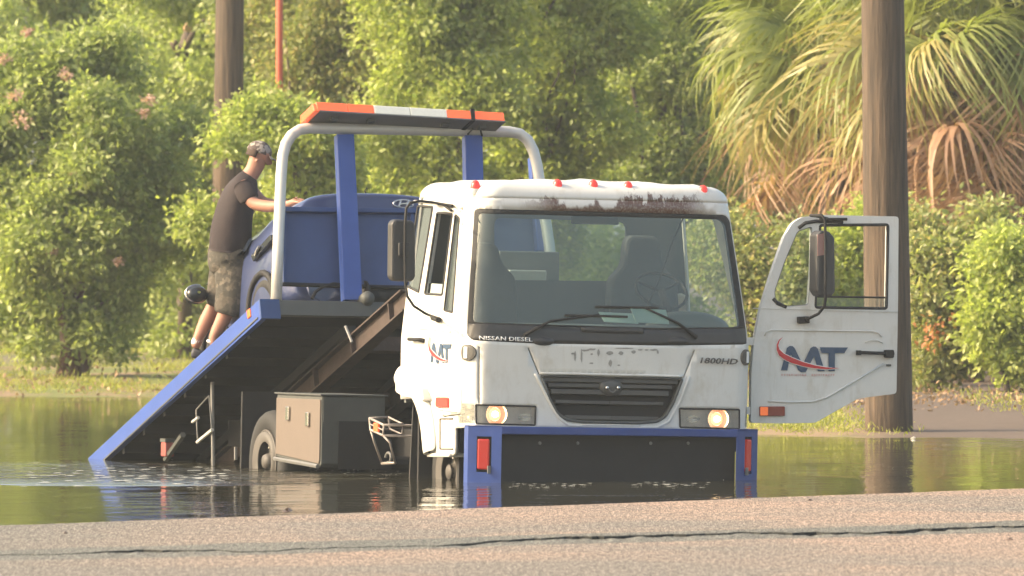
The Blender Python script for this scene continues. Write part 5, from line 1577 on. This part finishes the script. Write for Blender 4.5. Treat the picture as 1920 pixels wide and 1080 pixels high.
M['skin'] = pmat('sunlit_skin', (.36, .18, .125), .55, 0, .08, 20)  # one even skin tone, slightly varied by noise
M['shirt'] = pmat('dark_tshirt', (.030, .022, .024), .9, 0, .35, 7, .9, 9)
s = N('camo_shorts')
a_ = s.noise(9, 3, .6); b_ = s.noise(17, 2, .5)
c = s.mix(s.ramp(a_, [(.45, 0.0), (.5, 1.0)]), (.09, .078, .062), (.058, .054, .045)); c = s.mix(s.ramp(b_, [(.60, 0.0), (.66, 1.0)]), c, (.125, .108, .085))
s.l(c, s.b.inputs['Base Color']); s.b.inputs['Roughness'].default_value = .95; s.bump(s.noise(14, 3, .6), .6, .03)
M['shorts'] = s.m
s = N('camo_cap'); a_ = s.noise(22, 2, .6)
c = s.mix(s.ramp(a_, [(.47, 0.0), (.52, 1.0)]), (.30, .27, .24), (.085, .065, .06)); s.l(c, s.b.inputs['Base Color']); s.b.inputs['Roughness'].default_value = .9
M['cap'] = s.m
M['sock'] = pmat('white_sock', (.75, .73, .72), .9); M['shoe'] = pmat('dark_shoe', (.05, .05, .06), .7); M['hair'] = pmat('short_hair', (.06, .04, .03), .9)
vs = [J(434, 470), J(436, 440), J(441, 405), J(449, 365), J(461, 338), J(472, 325), J(481, 309), J(487, 291), J(488, 281),      # 0-8 spine, neck, head
      J(499, 320), J(505, 306), J(511, 305), J(505, 294),                                                                       # 9 chin 10 cheek 11 nose 12 brow
      J(453, 345, -.17), J(474, 383, -.24), J(508, 388, -.34), J(540, 383, -.46), J(550, 379, -.50),                             # 13-17 right arm
      J(462, 345, .17), J(490, 380, .22), J(520, 386, .2), J(548, 384, .16), J(558, 381, .14),                                   # 18-22 left arm
      J(431, 482, -.10), J(438, 545, -.12), J(422, 592, -.11), J(397, 640, -.10), J(410, 650, -.11),                             # 23-27 right leg
      J(437, 482, .10), J(416, 548, .12), J(388, 600, .13), J(369, 640, .13), J(366, 655, .13),                                  # 28-32 left leg
      J(561, 376, -.53), J(568, 379, -.55), J(562, 374, -.51), J(571, 376, -.53), J(559, 379, -.55), J(565, 382, -.57), J(560, 375, -.49), J(567, 378, -.50), J(553, 373, -.53), J(558, 370, -.54)]  # fingers
rad = [.135, .125, .13, .14, .10, .074, .088, .108, .098, .052, .058, .020, .066,
       .065, .056, .052, .034, .036, .065, .055, .05, .034, .034,
       .09, .075, .072, .048, .045, .09, .07, .07, .046, .045,
       .011, .009, .011, .009, .010, .008, .010, .008, .012, .009]
es = [(0, 1), (1, 2), (2, 3), (3, 4), (4, 5), (5, 6), (6, 7), (7, 8), (6, 9), (7, 10), (10, 11), (7, 12), (3, 13), (13, 14), (14, 15), (15, 16), (16, 17),
      (3, 18), (18, 19), (19, 20), (20, 21), (21, 22), (0, 23), (23, 24), (24, 25), (25, 26), (26, 27), (0, 28), (28, 29), (29, 30), (30, 31), (31, 32),
      (17, 33), (33, 34), (17, 35), (35, 36), (17, 37), (37, 38), (17, 39), (39, 40), (17, 41), (41, 42)]
org = J(392, 655)
man = tag(skin_obj('person', vs, es, rad, M['skin'], origin=org), 'man in dark t-shirt, camouflage shorts and cap leaning over the car on the truck bed', 'person')
def loft(name, secs_, mat, parent, dyc=0, cap_=(True, True), wr=.018, seed=3):
    # secs_: (px, py, dy, half depth, half width); rings across the limb
    r_ = random.Random(seed); n = 22
    C_ = [J(a[0], a[1], a[2]) - org for a in secs_]; rows = []
    for i, a in enumerate(secs_):
        t = (C_[min(i + 1, len(C_) - 1)] - C_[max(i - 1, 0)]).normalized(); rt_ = Vector((0, 1, 0)); fw = rt_.cross(t).normalized(); rt_ = t.cross(fw)
        rows.append([C_[i] + fw * math.cos(q) * (a[3] + wr * math.sin(3 * q + i * 1.3) * r_.uniform(.3, 1)) + rt_ * math.sin(q) * a[4] for q in np.linspace(0, 2 * math.pi, n + 1)[:-1]])
    g = Geo().grid(rows, True)
    if cap_[0]: g.f.append(tuple(range(n)))
    if cap_[1]: k = (len(rows) - 1) * n; g.f.append(tuple(range(k, k + n)))
    o = obj(name, g, mat, parent, smooth=True); ss = o.modifiers.new('sub', 'SUBSURF'); ss.levels = 1; ss.render_levels = 1
    return o
shirt = loft('tshirt', [(428, 474, 0, .170, .19), (429, 466, 0, .178, .195), (432, 445, 0, .180, .195), (437, 415, 0, .168, .195), (445, 382, 0, .155, .205), (452, 358, 0, .142, .215), (460, 343, 0, .115, .18), (468, 332, 0, .078, .09), (471, 328, 0, .066, .07)], M['shirt'], man)
for sg in (-1, 1):
    obj_ = loft('sleeve', [(455, 350, sg * .15, .085, .08), (459, 358, sg * .18, .092, .08), (468, 373, sg * .21, .085, .075), (470, 377, sg * .212, .078, .07)], M['shirt'], man, wr=.005)
shorts = loft('shorts', [(430, 460, 0, .165, .18), (430, 472, 0, .178, .19), (433, 495, 0, .190, .20), (435, 515, 0, .185, .19)], M['shorts'], man)
loft('shorts_leg', [(437, 488, -.09, .155, .115), (441, 520, -.10, .160, .12), (440, 555, -.11, .150, .12), (430, 588, -.11, .145, .125), (429, 592, -.11, .13, .11)], M['shorts'], shorts, cap_=(True, True), wr=.02)
loft('shorts_leg', [(430, 488, .09, .150, .115), (424, 520, .10, .140, .12), (416, 555, .12, .125, .11), (408, 582, .12, .12, .11)], M['shorts'], shorts, cap_=(True, True), wr=.02, seed=5)
# cap: crown and peak
hc = J(487, 283) - org; fwd = (J(505, 290) - J(487, 283)).normalized(); rt = Vector((0, 1, 0)); upv = fwd.cross(rt) * -1
if upv.z < 0: upv = -upv
rows = [[hc + (fwd * math.cos(a) * .108 + rt * math.sin(a) * .092) * math.cos(e) + upv * (.095 * math.sin(e) - .01) for a in np.linspace(0, 2 * math.pi, 21)[:-1]] for e in (-.05, .3, .65, 1.0, 1.3, 1.55)]
cap = obj('cap', Geo().grid(rows, True), M['cap'], man, smooth=True)
pk = [[hc + fwd * (.09 + .085 * k * math.cos(b)) + rt * math.sin(b) * .085 + upv * (-.012 - .02 * k) for b in np.linspace(-1.3, 1.3, 9)] for k in (0, .5, 1)]
pko = obj('cap_peak', Geo().grid(pk), M['cap'], cap, smooth=True); s_ = pko.modifiers.new('t', 'SOLIDIFY'); s_.thickness = .006
rows = [[hc + (fwd * (math.cos(a) * .098 + .004) + rt * math.sin(a) * .086) - upv * z_ for a in np.linspace(1.7, 4.58, 12)] for z_ in (0, .03, .065)]
ho = obj('hair', Geo().grid(rows), M['hair'], man, smooth=True); s_ = ho.modifiers.new('t', 'SOLIDIFY'); s_.thickness = .008
obj('ear', Geo().lathe([(.001, -.008), (.013, -.006), (.018, .004)], J(482, 301, -.088) - org, (0, 1, 0), 12), M['skin'], man, smooth=True)
skin_obj('sock', [J(379, 622, .13), J(369, 640, .13), J(364, 650, .13)], [(0, 1), (1, 2)], [.05, .048, .045], M['sock'], man, origin=org)
skin_obj('shoe', [J(358, 660, .13), J(366, 662, .13), J(384, 668, .12)], [(0, 1), (1, 2)], [.045, .05, .04], M['shoe'], man, origin=org)
skin_obj('sock', [J(397, 636, -.10), J(394, 646, -.10)], [(0, 1)], [.046, .046], M['sock'], man, origin=org)
skin_obj('shoe', [J(390, 655, -.10), J(398, 658, -.10), J(414, 662, -.11)], [(0, 1), (1, 2)], [.045, .05, .04], M['shoe'], man, origin=org)

# ================================================================== MORNING HAZE
hz = Geo().box(-1600, 1600, -1300, 1600, -1.6, 12.0)
hm = bpy.data.materials.new('morning_haze'); hm.use_nodes = True
for n_ in list(hm.node_tree.nodes):
    if n_.type == 'BSDF_PRINCIPLED': hm.node_tree.nodes.remove(n_)
pv = hm.node_tree.nodes.new('ShaderNodeVolumePrincipled'); pv.inputs['Color'].default_value = (.88, .95, 1.0, 1)
pv.inputs['Density'].default_value = .00042; pv.inputs['Anisotropy'].default_value = .2
hm.node_tree.links.new(pv.outputs[0], [n_ for n_ in hm.node_tree.nodes if n_.type == 'OUTPUT_MATERIAL'][0].inputs['Volume'])
tag(obj('haze', hz, hm), kind='stuff')
